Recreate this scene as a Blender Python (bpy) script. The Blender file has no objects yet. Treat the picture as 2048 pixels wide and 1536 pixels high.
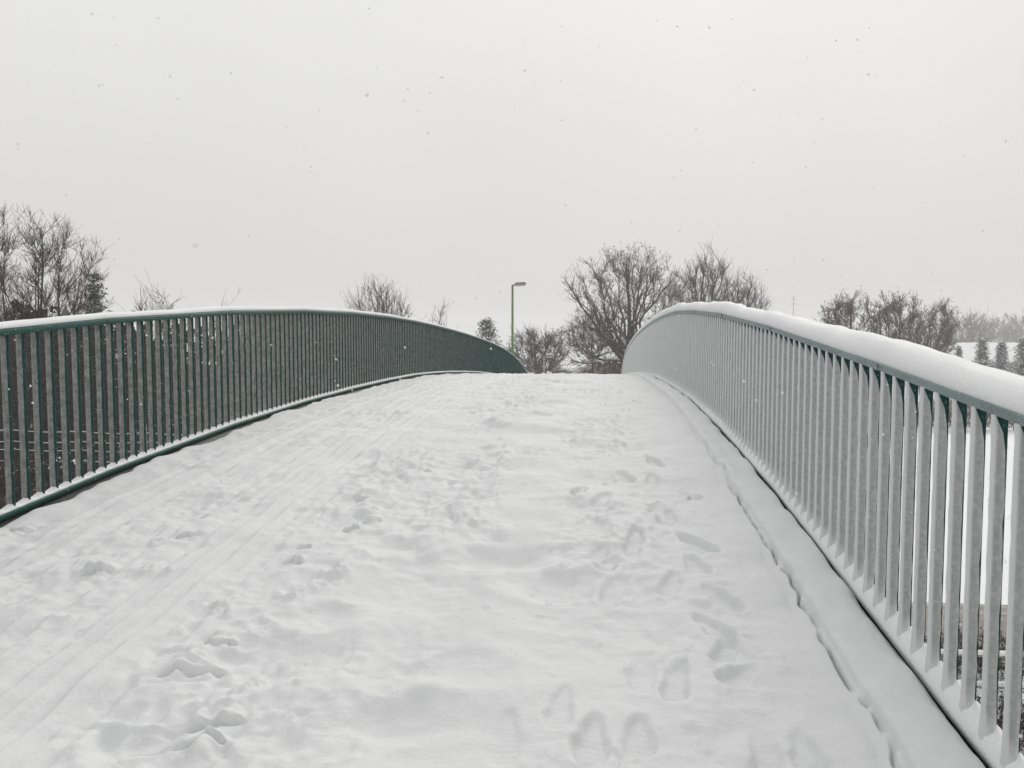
import bpy, math
import numpy as np
from mathutils import Vector

rng = np.random.default_rng(7)
scene = bpy.context.scene
col = scene.collection

# ------------------------------------------------------------------ camera
CAMZ = 6.0
F_PX, PITCH, YAW = 1600.0, 0.0617, 0.0943      # for a 2048 px wide picture
cam_data = bpy.data.cameras.new('camera')
cam_data.sensor_width = 36.0
cam_data.lens = 36.0 * F_PX / 2048.0
cam_data.clip_start = 0.05
cam_data.clip_end = 3000.0
cam_data.dof.use_dof = True
cam_data.dof.focus_distance = 9.0
cam_data.dof.aperture_fstop = 14.0
cam = bpy.data.objects.new('camera', cam_data)
cam.location = (0, 0, CAMZ)
cam.rotation_euler = (math.pi / 2 - PITCH, 0, YAW)
col.objects.link(cam)
scene.camera = cam

# ------------------------------------------------------------------ sky and sun
SUN_ELEV, SUN_AZ = math.radians(28), math.radians(14)   # azimuth from +Y towards +X
world = bpy.data.worlds.new('World')
scene.world = world
world.use_nodes = True
wt = world.node_tree
wt.nodes.clear()
wo = wt.nodes.new('ShaderNodeOutputWorld')
bg = wt.nodes.new('ShaderNodeBackground')
sky = wt.nodes.new('ShaderNodeTexSky')
sky.sky_type = 'NISHITA'
sky.sun_disc = False
sky.sun_elevation = SUN_ELEV
sky.sun_rotation = SUN_AZ
sky.dust_density = 4.0
tc = wt.nodes.new('ShaderNodeTexCoord')
sep = wt.nodes.new('ShaderNodeSeparateXYZ')
ramp = wt.nodes.new('ShaderNodeValToRGB')     # cloud deck: brighter towards the zenith as overcast skies are
ramp.color_ramp.elements[0].position = 0.0
ramp.color_ramp.elements[0].color = (0.63, 0.624, 0.609, 1)
ramp.color_ramp.elements[1].position = 1.0
ramp.color_ramp.elements[1].color = (0.95, 0.95, 0.945, 1)
noi = wt.nodes.new('ShaderNodeTexNoise')
noi.inputs['Scale'].default_value = 1.6
noi.inputs['Detail'].default_value = 3.0
cr2 = wt.nodes.new('ShaderNodeMapRange')
cr2.inputs['From Min'].default_value = 0.3
cr2.inputs['From Max'].default_value = 0.7
cr2.inputs['To Min'].default_value = 7.6
cr2.inputs['To Max'].default_value = 8.3
mul = wt.nodes.new('ShaderNodeMix'); mul.data_type = 'RGBA'; mul.blend_type = 'MULTIPLY'
mul.inputs['Factor'].default_value = 1.0
mix = wt.nodes.new('ShaderNodeMix'); mix.data_type = 'RGBA'
mix.inputs['Factor'].default_value = 0.993
wt.links.new(tc.outputs['Generated'], sep.inputs[0])
wt.links.new(sep.outputs['Z'], ramp.inputs[0])
wt.links.new(tc.outputs['Generated'], noi.inputs['Vector'])
wt.links.new(noi.outputs['Fac'], cr2.inputs[0])
wt.links.new(ramp.outputs[0], mul.inputs[6])
wt.links.new(cr2.outputs[0], mul.inputs[7])
wt.links.new(sky.outputs[0], mix.inputs[6])
wt.links.new(mul.outputs[2], mix.inputs[7])
wt.links.new(mix.outputs[2], bg.inputs['Color'])
bg.inputs['Strength'].default_value = 0.13
wt.links.new(bg.outputs[0], wo.inputs['Surface'])

sun_data = bpy.data.lights.new('sun', 'SUN')
sun_data.energy = 1.3
sun_data.angle = math.radians(30)
sun_data.color = (1.0, 0.97, 0.93)
sun = bpy.data.objects.new('sun', sun_data)
sdir = Vector((math.sin(SUN_AZ) * math.cos(SUN_ELEV), math.cos(SUN_AZ) * math.cos(SUN_ELEV), math.sin(SUN_ELEV)))
sun.rotation_euler = (-sdir).to_track_quat('-Z', 'Y').to_euler()
sun.location = (0, 0, 60)
col.objects.link(sun)

scene.view_settings.view_transform = 'Standard'
scene.view_settings.look = 'None'
scene.view_settings.exposure = 0.06
scene.view_settings.gamma = 1.0
scene.view_settings.use_curve_mapping = False
scene.cycles.use_denoising = True
scene.cycles.max_bounces = 6
scene.cycles.diffuse_bounces = 4
scene.cycles.volume_bounces = 1
scene.cycles.transparent_max_bounces = 6

# ------------------------------------------------------------------ helpers
_cp, _sp, _cy, _sy = math.cos(PITCH), math.sin(PITCH), math.cos(YAW), math.sin(YAW)

def at(px, py, depth):
    """world point seen at photo pixel (px, py) at this distance along the level view axis"""
    u, v = (px - 1024) / F_PX, (py - 768) / F_PX
    y = _cp - v * _sp
    z = -_sp - v * _cp
    t = depth / y
    x, y, z = u * t, y * t, z * t
    return Vector((x * _cy - y * _sy, x * _sy + y * _cy, z + CAMZ))

def tag(o, label=None, cat=None, group=None, kind=None):
    if label: o['label'] = label
    if cat: o['category'] = cat
    if group: o['group'] = group
    if kind: o['kind'] = kind
    return o

def empty(name, loc=(0, 0, 0)):
    o = bpy.data.objects.new(name, None)
    o.location = loc
    col.objects.link(o)
    return o

def make_mesh(name, verts, faces, mats, smooth=False, mat_index=None):
    """faces: int array (n,3|4) or list of arrays / lists"""
    me = bpy.data.meshes.new(name)
    verts = np.asarray(verts, dtype=np.float32)
    if isinstance(faces, np.ndarray):
        groups = [faces]
    elif len(faces) and isinstance(faces[0], np.ndarray) and faces[0].ndim == 2:
        groups = faces
    else:
        me.from_pydata([tuple(map(float, v)) for v in verts], [], [tuple(int(i) for i in f) for f in faces])
        groups = None
    if groups is not None:
        groups = [g for g in groups if len(g)]
        nl = sum(g.size for g in groups)
        npoly = sum(len(g) for g in groups)
        me.vertices.add(len(verts))
        me.vertices.foreach_set('co', verts.ravel())
        me.loops.add(nl)
        me.polygons.add(npoly)
        me.loops.foreach_set('vertex_index', np.concatenate([g.ravel() for g in groups]).astype(np.int32))
        counts = np.concatenate([np.full(len(g), g.shape[1]) for g in groups])
        starts = np.concatenate([[0], np.cumsum(counts)[:-1]])
        me.polygons.foreach_set('loop_start', starts.astype(np.int32))
    for m in (mats if isinstance(mats, (list, tuple)) else [mats]):
        me.materials.append(m)
    if smooth:
        me.polygons.foreach_set('use_smooth', np.ones(len(me.polygons), dtype=bool))
    if mat_index is not None:
        me.polygons.foreach_set('material_index', np.asarray(mat_index, dtype=np.int32))
    me.update(calc_edges=True)
    me.validate()
    return me

def add(name, me, parent=None, loc=None):
    o = bpy.data.objects.new(name, me)
    col.objects.link(o)
    if parent is not None: o.parent = parent
    if loc is not None: o.location = loc
    return o

class MB:
    """collects simple solids into one mesh"""
    def __init__(self): self.v, self.f = [], []
    def box(self, c, s, rz=0.0):
        n = len(self.v); cx, cy, cz = c; hx, hy, hz = s[0] / 2, s[1] / 2, s[2] / 2
        ca, sa = math.cos(rz), math.sin(rz)
        for z in (-hz, hz):
            for x, y in ((-hx, -hy), (hx, -hy), (hx, hy), (-hx, hy)):
                self.v.append((cx + x * ca - y * sa, cy + x * sa + y * ca, cz + z))
        for f in ((3, 2, 1, 0), (4, 5, 6, 7), (0, 1, 5, 4), (1, 2, 6, 5), (2, 3, 7, 6), (3, 0, 4, 7)):
            self.f.append(tuple(n + i for i in f))
        return self
    def poly(self, verts, faces):
        n = len(self.v)
        self.v += [tuple(p) for p in verts]
        self.f += [tuple(n + i for i in f) for f in faces]
        return self
    def tube(self, pts, rad, k=8):
        pts = [Vector(p) for p in pts]
        if not isinstance(rad, (list, tuple)): rad = [rad] * len(pts)
        n = len(self.v)
        for i, p in enumerate(pts):
            d = (pts[min(i + 1, len(pts) - 1)] - pts[max(i - 1, 0)]).normalized()
            a = d.cross(Vector((0, 0, 1)) if abs(d.z) < 0.9 else Vector((1, 0, 0))).normalized()
            b = d.cross(a)
            for j in range(k):
                t = 2 * math.pi * j / k
                self.v.append(tuple(p + (a * math.cos(t) + b * math.sin(t)) * rad[i]))
        for i in range(len(pts) - 1):
            for j in range(k):
                self.f.append((n + i * k + j, n + i * k + (j + 1) % k, n + (i + 1) * k + (j + 1) % k, n + (i + 1) * k + j))
        self.f.append(tuple(n + j for j in range(k))[::-1])
        self.f.append(tuple(n + (len(pts) - 1) * k + j for j in range(k)))
        return self
    def build(self, name, mat, parent=None, smooth=False):
        return add(name, make_mesh(name, self.v, self.f, mat, smooth), parent)

def vnoise(x, y, seed=0):
    """smooth value noise in -1..1"""
    xi, yi = np.floor(x).astype(np.int64), np.floor(y).astype(np.int64)
    xf, yf = x - xi, y - yi
    def h(a, b):
        n = (a * 374761393 + b * 668265263 + seed * 974634777) & 0x7fffffff
        n = ((n ^ (n >> 13)) * 1274126177) & 0x7fffffff
        n = ((n ^ (n >> 16)) * 668265263) & 0x7fffffff
        return (n ^ (n >> 15)) / 0x3fffffff - 1.0
    u = xf * xf * xf * (xf * (xf * 6 - 15) + 10)
    v = yf * yf * yf * (yf * (yf * 6 - 15) + 10)
    return (h(xi, yi) * (1 - u) + h(xi + 1, yi) * u) * (1 - v) + (h(xi, yi + 1) * (1 - u) + h(xi + 1, yi + 1) * u) * v

def sstep(a, b, x):
    t = np.clip((x - a) / (b - a), 0, 1)
    return t * t * (3 - 2 * t)

def spline(x, y):
    x, y = np.asarray(x, float), np.asarray(y, float)
    n = len(x); h = np.diff(x); A = np.zeros((n, n)); b = np.zeros(n); A[0, 0] = A[-1, -1] = 1
    for i in range(1, n - 1):
        A[i, i - 1] = h[i - 1]; A[i, i] = 2 * (h[i - 1] + h[i]); A[i, i + 1] = h[i]
        b[i] = 6 * ((y[i + 1] - y[i]) / h[i] - (y[i] - y[i - 1]) / h[i - 1])
    M = np.linalg.solve(A, b)
    def ev(t):
        t = np.clip(np.asarray(t, float), x[0], x[-1])
        i = np.clip(np.searchsorted(x, t) - 1, 0, n - 2); a = x[i + 1] - t; c = t - x[i]; hh = h[i]
        return M[i] * a**3 / (6 * hh) + M[i + 1] * c**3 / (6 * hh) + (y[i] / hh - M[i] * hh / 6) * a + (y[i + 1] / hh - M[i + 1] * hh / 6) * c
    return ev

# ------------------------------------------------------------------ materials
def nodes_of(name):
    m = bpy.data.materials.new(name); m.use_nodes = True
    nt = m.node_tree
    return m, nt, nt.nodes['Principled BSDF']

def own_coords(nt):
    """object coordinates shifted by a random amount for each object"""
    t = nt.nodes.new('ShaderNodeTexCoord'); oi = nt.nodes.new('ShaderNodeObjectInfo')
    mu = nt.nodes.new('ShaderNodeMath'); mu.operation = 'MULTIPLY'; mu.inputs[1].default_value = 91.7
    nt.links.new(oi.outputs['Random'], mu.inputs[0])
    ad = nt.nodes.new('ShaderNodeVectorMath'); ad.operation = 'ADD'
    nt.links.new(t.outputs['Object'], ad.inputs[0]); nt.links.new(mu.outputs[0], ad.inputs[1])
    return ad.outputs[0]

def noise_node(nt, scale, detail=4.0, coord='Object', vec=None):
    n = nt.nodes.new('ShaderNodeTexNoise')
    n.inputs['Scale'].default_value = scale; n.inputs['Detail'].default_value = detail
    if vec is None:
        t = nt.nodes.new('ShaderNodeTexCoord'); vec = t.outputs[coord]
    nt.links.new(vec, n.inputs['Vector'])
    return n

def ramp_node(nt, fac, stops):
    r = nt.nodes.new('ShaderNodeValToRGB')
    els = r.color_ramp.elements
    while len(els) < len(stops): els.new(0.5)
    for e, (p, c) in zip(els, stops):
        e.position = p; e.color = (*c, 1) if len(c) == 3 else c
    nt.links.new(fac, r.inputs[0])
    return r

def snow_material(name, fine=90.0, bump=0.25, dist=0.01, tint=(0.90, 0.905, 0.91)):
    m, nt, b = nodes_of(name)
    n1 = noise_node(nt, 2.5, 5)
    r = ramp_node(nt, n1.outputs['Fac'], [(0.3, tuple(c * 0.965 for c in tint)), (0.7, tint)])
    nt.links.new(r.outputs[0], b.inputs['Base Color'])
    b.inputs['Roughness'].default_value = 0.75
    b.inputs['Specular IOR Level'].default_value = 0.2
    n2 = noise_node(nt, fine, 5)
    bp = nt.nodes.new('ShaderNodeBump')
    bp.inputs['Strength'].default_value = bump; bp.inputs['Distance'].default_value = dist
    nt.links.new(n2.outputs['Fac'], bp.inputs['Height'])
    nt.links.new(bp.outputs[0], b.inputs['Normal'])
    return m

def up_snow(nt, b, base_socket, lo, hi, nscale=1.5, amount=1.0, snow=(0.86, 0.87, 0.88)):
    """snow lying on whatever faces up, broken by noise"""
    g = nt.nodes.new('ShaderNodeNewGeometry')
    s = nt.nodes.new('ShaderNodeSeparateXYZ'); nt.links.new(g.outputs['True Normal'], s.inputs[0])
    n = noise_node(nt, nscale, 3)
    a = nt.nodes.new('ShaderNodeMath'); a.operation = 'MULTIPLY_ADD'
    nt.links.new(n.outputs['Fac'], a.inputs[0]); a.inputs[1].default_value = 0.8
    nt.links.new(s.outputs['Z'], a.inputs[2])
    mr = nt.nodes.new('ShaderNodeMapRange')
    mr.inputs['From Min'].default_value = lo + 0.4; mr.inputs['From Max'].default_value = hi + 0.4
    mr.inputs['To Max'].default_value = amount
    nt.links.new(a.outputs[0], mr.inputs[0])
    mx = nt.nodes.new('ShaderNodeMix'); mx.data_type = 'RGBA'
    nt.links.new(mr.outputs[0], mx.inputs['Factor'])
    if isinstance(base_socket, tuple): mx.inputs[6].default_value = (*base_socket, 1)
    else: nt.links.new(base_socket, mx.inputs[6])
    mx.inputs[7].default_value = (*snow, 1)
    nt.links.new(mx.outputs[2], b.inputs['Base Color'])

def woody(name, c0, c1, lo=0.35, hi=0.75, amount=0.9):
    m, nt, b = nodes_of(name)
    n = noise_node(nt, 3.0, 3)
    r = ramp_node(nt, n.outputs['Fac'], [(0.3, c0), (0.7, c1)])
    up_snow(nt, b, r.outputs[0], lo, hi, amount=amount)
    b.inputs['Roughness'].default_value = 0.9
    b.inputs['Specular IOR Level'].default_value = 0.15
    return m

def frosted_metal(name, colr, cover, scale=(400.0, 60.0), rough=0.45):
    """paint with snow grains blown onto it; cover 0..1"""
    m, nt, b = nodes_of(name)
    n1 = noise_node(nt, scale[0], 2)
    n2 = noise_node(nt, scale[1], 4)
    ad = nt.nodes.new('ShaderNodeMath'); ad.operation = 'ADD'
    nt.links.new(n1.outputs['Fac'], ad.inputs[0]); nt.links.new(n2.outputs['Fac'], ad.inputs[1])
    c = 1.32 - 0.64 * cover
    b.inputs['Specular IOR Level'].default_value = 0.15
    mr = nt.nodes.new('ShaderNodeMapRange')
    mr.inputs['From Min'].default_value = c - 0.06; mr.inputs['From Max'].default_value = c + 0.06
    nt.links.new(ad.outputs[0], mr.inputs[0])
    n3 = noise_node(nt, 7.0, 4)
    r = ramp_node(nt, n3.outputs['Fac'], [(0.3, tuple(x * 0.75 for x in colr)), (0.7, colr)])
    mx = nt.nodes.new('ShaderNodeMix'); mx.data_type = 'RGBA'
    nt.links.new(mr.outputs[0], mx.inputs['Factor'])
    nt.links.new(r.outputs[0], mx.inputs[6]); mx.inputs[7].default_value = (0.82, 0.83, 0.84, 1)
    nt.links.new(mx.outputs[2], b.inputs['Base Color'])
    rr = nt.nodes.new('ShaderNodeMapRange'); rr.inputs['To Min'].default_value = rough; rr.inputs['To Max'].default_value = 0.85
    nt.links.new(mr.outputs[0], rr.inputs[0]); nt.links.new(rr.outputs[0], b.inputs['Roughness'])
    return m

M = {}
M['snow'] = snow_material('trodden_snow', 60.0, 0.35, 0.012, (0.645, 0.65, 0.655))
M['snow_cap'] = snow_material('fresh_snow', 110.0, 0.5, 0.012, (0.80, 0.805, 0.81))
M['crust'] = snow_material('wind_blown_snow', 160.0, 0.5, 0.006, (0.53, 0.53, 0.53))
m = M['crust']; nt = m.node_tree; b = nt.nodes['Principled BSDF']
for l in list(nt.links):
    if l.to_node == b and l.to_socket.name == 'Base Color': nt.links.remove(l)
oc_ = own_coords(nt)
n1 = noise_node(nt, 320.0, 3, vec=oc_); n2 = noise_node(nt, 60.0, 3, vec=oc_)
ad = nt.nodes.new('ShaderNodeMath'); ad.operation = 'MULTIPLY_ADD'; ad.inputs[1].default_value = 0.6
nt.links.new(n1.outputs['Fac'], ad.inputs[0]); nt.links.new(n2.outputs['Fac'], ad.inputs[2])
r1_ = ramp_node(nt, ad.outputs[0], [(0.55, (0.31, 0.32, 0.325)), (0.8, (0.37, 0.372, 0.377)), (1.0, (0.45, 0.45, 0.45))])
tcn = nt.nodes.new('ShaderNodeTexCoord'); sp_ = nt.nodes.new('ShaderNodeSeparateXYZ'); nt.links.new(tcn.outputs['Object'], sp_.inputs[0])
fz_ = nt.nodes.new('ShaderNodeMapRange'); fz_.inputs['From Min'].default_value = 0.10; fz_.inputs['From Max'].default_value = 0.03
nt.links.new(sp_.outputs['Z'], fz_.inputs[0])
fx_ = nt.nodes.new('ShaderNodeMapRange'); fx_.inputs['From Min'].default_value = -0.0155; fx_.inputs['From Max'].default_value = -0.0215   # inner edge painted lighter, standing in for the sky light it catches
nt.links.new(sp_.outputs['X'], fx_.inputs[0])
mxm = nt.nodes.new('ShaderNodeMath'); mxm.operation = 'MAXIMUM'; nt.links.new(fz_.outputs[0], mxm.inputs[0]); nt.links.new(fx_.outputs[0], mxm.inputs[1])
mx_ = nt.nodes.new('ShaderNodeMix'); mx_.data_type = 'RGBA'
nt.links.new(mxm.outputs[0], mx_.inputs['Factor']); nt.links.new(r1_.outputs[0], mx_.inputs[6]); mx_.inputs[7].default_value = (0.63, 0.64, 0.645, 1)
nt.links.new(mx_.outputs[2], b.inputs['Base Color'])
m, nt, b = nodes_of('snowflake')
b.inputs['Base Color'].default_value = (0.85, 0.86, 0.87, 1); b.inputs['Roughness'].default_value = 0.9
tr_ = nt.nodes.new('ShaderNodeBsdfTranslucent'); tr_.inputs['Color'].default_value = (0.9, 0.91, 0.92, 1)
ms_ = nt.nodes.new('ShaderNodeMixShader'); ms_.inputs[0].default_value = 0.55
nt.links.new(b.outputs[0], ms_.inputs[1]); nt.links.new(tr_.outputs[0], ms_.inputs[2])
nt.links.new(ms_.outputs[0], nt.nodes['Material Output'].inputs['Surface'])
M['flake'] = m
M['ground'] = snow_material('field_snow', 3.0, 0.5, 0.06, (0.78, 0.79, 0.80))
GREEN = (0.003, 0.062, 0.050)
M['paint'] = frosted_metal('green_paint', GREEN, 0.04)
M['paint_frost'] = frosted_metal('green_paint_snowed', (0.24, 0.32, 0.31), 0.25, (900.0, 250.0))
M['paint_bar'] = frosted_metal('green_bar_paint', (0.003, 0.052, 0.043), 0.04)
M['steel'] = frosted_metal('steel_edge_gap_shade', (0.008, 0.009, 0.009), 0.0)  # near black colour carries the shade of the gap under the bottom rail
M['crust_thin'] = None
m, nt, b = nodes_of('thin_blown_snow')            # snow crust thin enough for the paint to show through in grains
oc_ = own_coords(nt)
n1 = noise_node(nt, 260.0, 3, vec=oc_); n2 = noise_node(nt, 25.0, 3, vec=oc_)
ad = nt.nodes.new('ShaderNodeMath'); ad.operation = 'MULTIPLY_ADD'
nt.links.new(n2.outputs['Fac'], ad.inputs[0]); ad.inputs[1].default_value = 0.5; nt.links.new(n1.outputs['Fac'], ad.inputs[2])
r = ramp_node(nt, ad.outputs[0], [(0.52, (0.075, 0.085, 0.08)), (0.74, (0.20, 0.198, 0.19)), (1.0, (0.40, 0.40, 0.39))])
nt.links.new(r.outputs[0], b.inputs['Base Color']); b.inputs['Roughness'].default_value = 0.85
M['crust_thin'] = m
M['concrete'] = frosted_metal('wet_concrete', (0.16, 0.15, 0.14), 0.1, rough=0.8)
M['bark'] = woody('bark', (0.030, 0.020, 0.017), (0.065, 0.046, 0.040))
M['twig'] = woody('twigs', (0.045, 0.027, 0.023), (0.095, 0.060, 0.051), 0.6, 1.0, 0.7)
M['thicket'] = woody('thicket_twigs', (0.016, 0.009, 0.009), (0.045, 0.025, 0.023), 0.75, 1.1, 0.5)
M['thicket_leaf'] = woody('thicket_leaves', (0.016, 0.006, 0.0055), (0.036, 0.016, 0.013), 0.8, 1.2, 0.35)  # darker than real foliage, the dense shade of the thicket is in the colour
M['leaf'] = woody('withered_leaves', (0.045, 0.024, 0.016), (0.10, 0.05, 0.028), 0.6, 1.0, 0.6)
M['needle'] = woody('needles', (0.018, 0.03, 0.02), (0.04, 0.055, 0.04), 0.30, 0.75, 0.8)
M['needle_snow'] = woody('snowy_needles', (0.022, 0.032, 0.024), (0.045, 0.055, 0.045), -0.1, 0.4, 0.95)
M['pole'] = None
m, nt, b = nodes_of('mossy_green_pole')
n1 = noise_node(nt, 9.0, 5)
r = ramp_node(nt, n1.outputs['Fac'], [(0.25, (0.05, 0.10, 0.02)), (0.5, (0.10, 0.19, 0.035)), (0.75, (0.20, 0.27, 0.09))])
nt.links.new(r.outputs[0], b.inputs['Base Color']); b.inputs['Roughness'].default_value = 0.7
M['pole'] = m
M['galv'] = frosted_metal('galvanised_steel', (0.28, 0.29, 0.29), 0.35, rough=0.6)
M['lamp_grey'] = frosted_metal('lamp_housing', (0.16, 0.17, 0.16), 0.25, rough=0.6)
m, nt, b = nodes_of('lamp_glass'); b.inputs['Base Color'].default_value = (0.55, 0.56, 0.52, 1); b.inputs['Roughness'].default_value = 0.25
M['lens'] = m
m, nt, b = nodes_of('brick_wall')
bt = nt.nodes.new('ShaderNodeTexBrick'); tcn = nt.nodes.new('ShaderNodeTexCoord')
bt.inputs['Scale'].default_value = 4.0; bt.inputs['Color1'].default_value = (0.22, 0.12, 0.09, 1); bt.inputs['Color2'].default_value = (0.28, 0.16, 0.12, 1)
bt.inputs['Mortar'].default_value = (0.30, 0.28, 0.26, 1)
nt.links.new(tcn.outputs['Object'], bt.inputs['Vector']); nt.links.new(bt.outputs[0], b.inputs['Base Color']); b.inputs['Roughness'].default_value = 0.9
M['brick'] = m
M['render'] = frosted_metal('grey_render', (0.30, 0.28, 0.26), 0.05, rough=0.9)
m, nt, b = nodes_of('dark_window'); b.inputs['Base Color'].default_value = (0.02, 0.022, 0.025, 1); b.inputs['Roughness'].default_value = 0.1
M['window'] = m
M['white_trim'] = frosted_metal('white_painted_wood', (0.7, 0.7, 0.68), 0.05, rough=0.6)
# slush on the road: brown wheel tracks along X, snow between
m, nt, b = nodes_of('road_slush')
tcn = nt.nodes.new('ShaderNodeTexCoord'); mp = nt.nodes.new('ShaderNodeMapping'); mp.inputs['Scale'].default_value = (0.10, 1.0, 1.0)
nt.links.new(tcn.outputs['Object'], mp.inputs['Vector'])
n1 = noise_node(nt, 2.2, 5, vec=mp.outputs[0]); n2 = noise_node(nt, 9.0, 5)
ad = nt.nodes.new('ShaderNodeMath'); ad.operation = 'MULTIPLY_ADD'; ad.inputs[1].default_value = 0.35
nt.links.new(n2.outputs['Fac'], ad.inputs[0]); nt.links.new(n1.outputs['Fac'], ad.inputs[2])
r = ramp_node(nt, ad.outputs[0], [(0.56, (0.025, 0.018, 0.014)), (0.68, (0.075, 0.055, 0.04)), (0.78, (0.22, 0.185, 0.145)), (0.92, (0.62, 0.61, 0.59))])
nt.links.new(r.outputs[0], b.inputs['Base Color']); b.inputs['Roughness'].default_value = 0.55
bp = nt.nodes.new('ShaderNodeBump'); bp.inputs['Strength'].default_value = 0.6; bp.inputs['Distance'].default_value = 0.05
nt.links.new(ad.outputs[0], bp.inputs['Height']); nt.links.new(bp.outputs[0], b.inputs['Normal'])
M['road'] = m

# ------------------------------------------------------------------ bridge curves (heights above the camera level, along Y)
S = spline([-8, -4, 0, 2.5, 5, 8, 11, 15, 20, 26, 33, 41, 52, 56, 62],
           [-2.35, -1.93, -1.521, -1.271, -1.031, -0.839, -0.758, -0.777, -0.932, -1.242, -1.814, -3.08, -5.55, -5.9, -5.93])
def off(ys, zs):
    return lambda t: np.interp(t, ys, zs)
O_LB = off([0, 4.5, 5.5, 7, 9, 11.3, 13.3, 16.3, 70], [0.0, 0.01, -0.009, -0.023, -0.036, -0.042, -0.03, 0, 0])
O_LT = off([0, 3, 4.5, 5.9, 8.4, 13, 19.7, 25, 30, 35, 40, 70], [0.05, 0.05, 0.045, 0.027, 0.017, 0.011, -0.012, -0.012, 0, 0.01, -0.03, 0])
O_RB = off([0, 2.4, 3.5, 5.9, 7.4, 10, 12.3, 70], [0, 0.003, 0.0, 0.016, 0.02, 0.02, 0.0, 0])
O_RT = off([0, 2.4, 3.3, 4, 5.3, 7.6, 9.7, 11.7, 15.7, 19.5, 26, 70], [0, 0, -0.012, -0.02, -0.025, -0.011, 0.005, 0.03, 0.02, 0.008, 0, 0])
XL, XR, KAP, H = -3.5578, 1.2563, 0.0003, 1.05
def zLB(y): return CAMZ + S(y) + O_LB(y)
def zLT(y): return CAMZ + S(y) + H + O_LT(y)
def zRB(y): return CAMZ + S(y) + O_RB(y)
def zRT(y): return CAMZ + S(y) + H + O_RT(y)
def bend(y): return KAP * np.maximum(y, 0) ** 2
Y0, Y1 = -3.0, 52.0

# ------------------------------------------------------------------ ground
def ground_z(x, y):
    bank = np.maximum(0, 1 - np.maximum(y - 0.0, 0) / 11.5) * 4.4            # approach bank at the near end
    wide = 1 - sstep(3.0, 10.0, np.abs(x + 1.1))
    bank = bank * wide * (1 - sstep(10.0, 12.0, y))
    far = sstep(32, 52, y) * 0.0
    flat = sstep(21.5, 30, y)                                               # dead level under the road
    und = (0.35 * vnoise(x / 17 + 3, y / 15, 5) + 0.12 * vnoise(x / 4.5, y / 4.0, 6)) * flat * sstep(2.0, 14.0, np.abs(x + 1.1))
    return bank + und + far - 1.2 * sstep(60, 120, y) * 0

def graded(lo, hi, step, out, growth=1.09):
    c = list(np.arange(lo, hi, step)); s = step; v = c[-1]
    while v < out: s *= growth; v += s; c.append(v)
    s = step; v = c[0]; pre = []
    while v > -out: s *= growth; v -= s; pre.append(v)
    return np.array(pre[::-1] + c)

gx = graded(-26, 24, 0.5, 420); gy = graded(-4, 40, 0.5, 420)
GX, GY = np.meshgrid(gx, gy)
gv = np.stack([GX, GY, ground_z(GX, GY)], -1).reshape(-1, 3)
def grid_faces(nr, nc):
    i = (np.arange(nr - 1)[:, None] * nc + np.arange(nc - 1)[None, :]).ravel()
    return np.stack([i, i + 1, i + 1 + nc, i + nc], 1)
ground = add('ground', make_mesh('ground', gv, grid_faces(len(gy), len(gx)), M['ground'], True))
tag(ground, 'snow covered ground spreading below the footbridge', 'ground', kind='structure')

rx = np.linspace(-120, 120, 241); ry = np.linspace(14.9, 18.4, 15)
RX, RY = np.meshgrid(rx, ry)
rz = 0.004 + 0.02 * np.abs(vnoise(RX / 6, RY * 2.0, 9)) * np.sin(np.pi * (RY - 14.9) / 3.5)
road = add('road', make_mesh('road', np.stack([RX, RY, rz], -1).reshape(-1, 3), grid_faces(len(ry), len(rx)), M['road'], True))
tag(road, 'brown slushy road with wheel tracks passing under the footbridge', 'road', kind='structure')

# ------------------------------------------------------------------ bridge slab
ys = np.concatenate([np.arange(Y0, Y1, 0.5), [Y1]])
sec = [(-3.545, -0.12), (1.225, -0.12), (1.225, -0.42), (0.6, -0.62), (-2.9, -0.62), (-3.545, -0.42)]
sv, sf = [], []
for i, y in enumerate(ys):
    for x, z in sec: sv.append((x + bend(y), y, CAMZ + S(y) + z - 0.06))
k = len(sec)
for i in range(len(ys) - 1):
    for j in range(k): sf.append((i * k + j, i * k + (j + 1) % k, (i + 1) * k + (j + 1) % k, (i + 1) * k + j))
sf.append(tuple(range(k))); sf.append(tuple((len(ys) - 1) * k + j for j in range(k))[::-1])
deck = add('bridge_deck', make_mesh('bridge_deck', sv, sf, M['concrete']))
tag(deck, 'arched concrete deck of the footbridge under the snow', 'bridge deck', kind='structure')
for y in (11.6, 21.6):
    zt = CAMZ + float(S(y)) - 0.62
    mb = MB().box((-1.15 + bend(y), y, zt / 2 - 0.1), (2.4, 0.6, zt)); mb.build('pier', M['concrete'], deck)

# ------------------------------------------------------------------ snow on the deck: one height field with prints and tracks
xs = np.concatenate([np.arange(-3.545, 0.90, 0.0104), np.arange(0.90, 1.04, 0.0042), np.arange(1.04, 1.165, 0.012), np.arange(1.165, 1.234, 0.004)])
yl = [0.2]
while yl[-1] < 46: yl.append(yl[-1] + max(0.0100, 0.0040 * yl[-1], 0.012 * (yl[-1] - 12)))
yl = np.array(yl)
PX, PY = np.meshgrid(xs, yl)
wx = (PX + 3.52) / 4.73
base = S(PY) + O_LB(PY) * (1 - wx) + O_RB(PY) * wx - 0.075
Hh = np.zeros_like(PX)
Hh += 0.018 * vnoise(PX / 0.9, PY / 0.8, 1) + 0.013 * vnoise(PX / 0.31, PY / 0.28, 2) + 0.0055 * vnoise(PX / 0.12, PY / 0.11, 3) + 0.0022 * vnoise(PX / 0.05, PY / 0.05, 7)
# broad trodden unevenness between the trails
mid = np.exp(-((PX + 0.55) / 0.75) ** 2)
Hh += mid * 0.030 * vnoise(PX / 0.42 + 5, PY / 0.36, 4)
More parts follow.
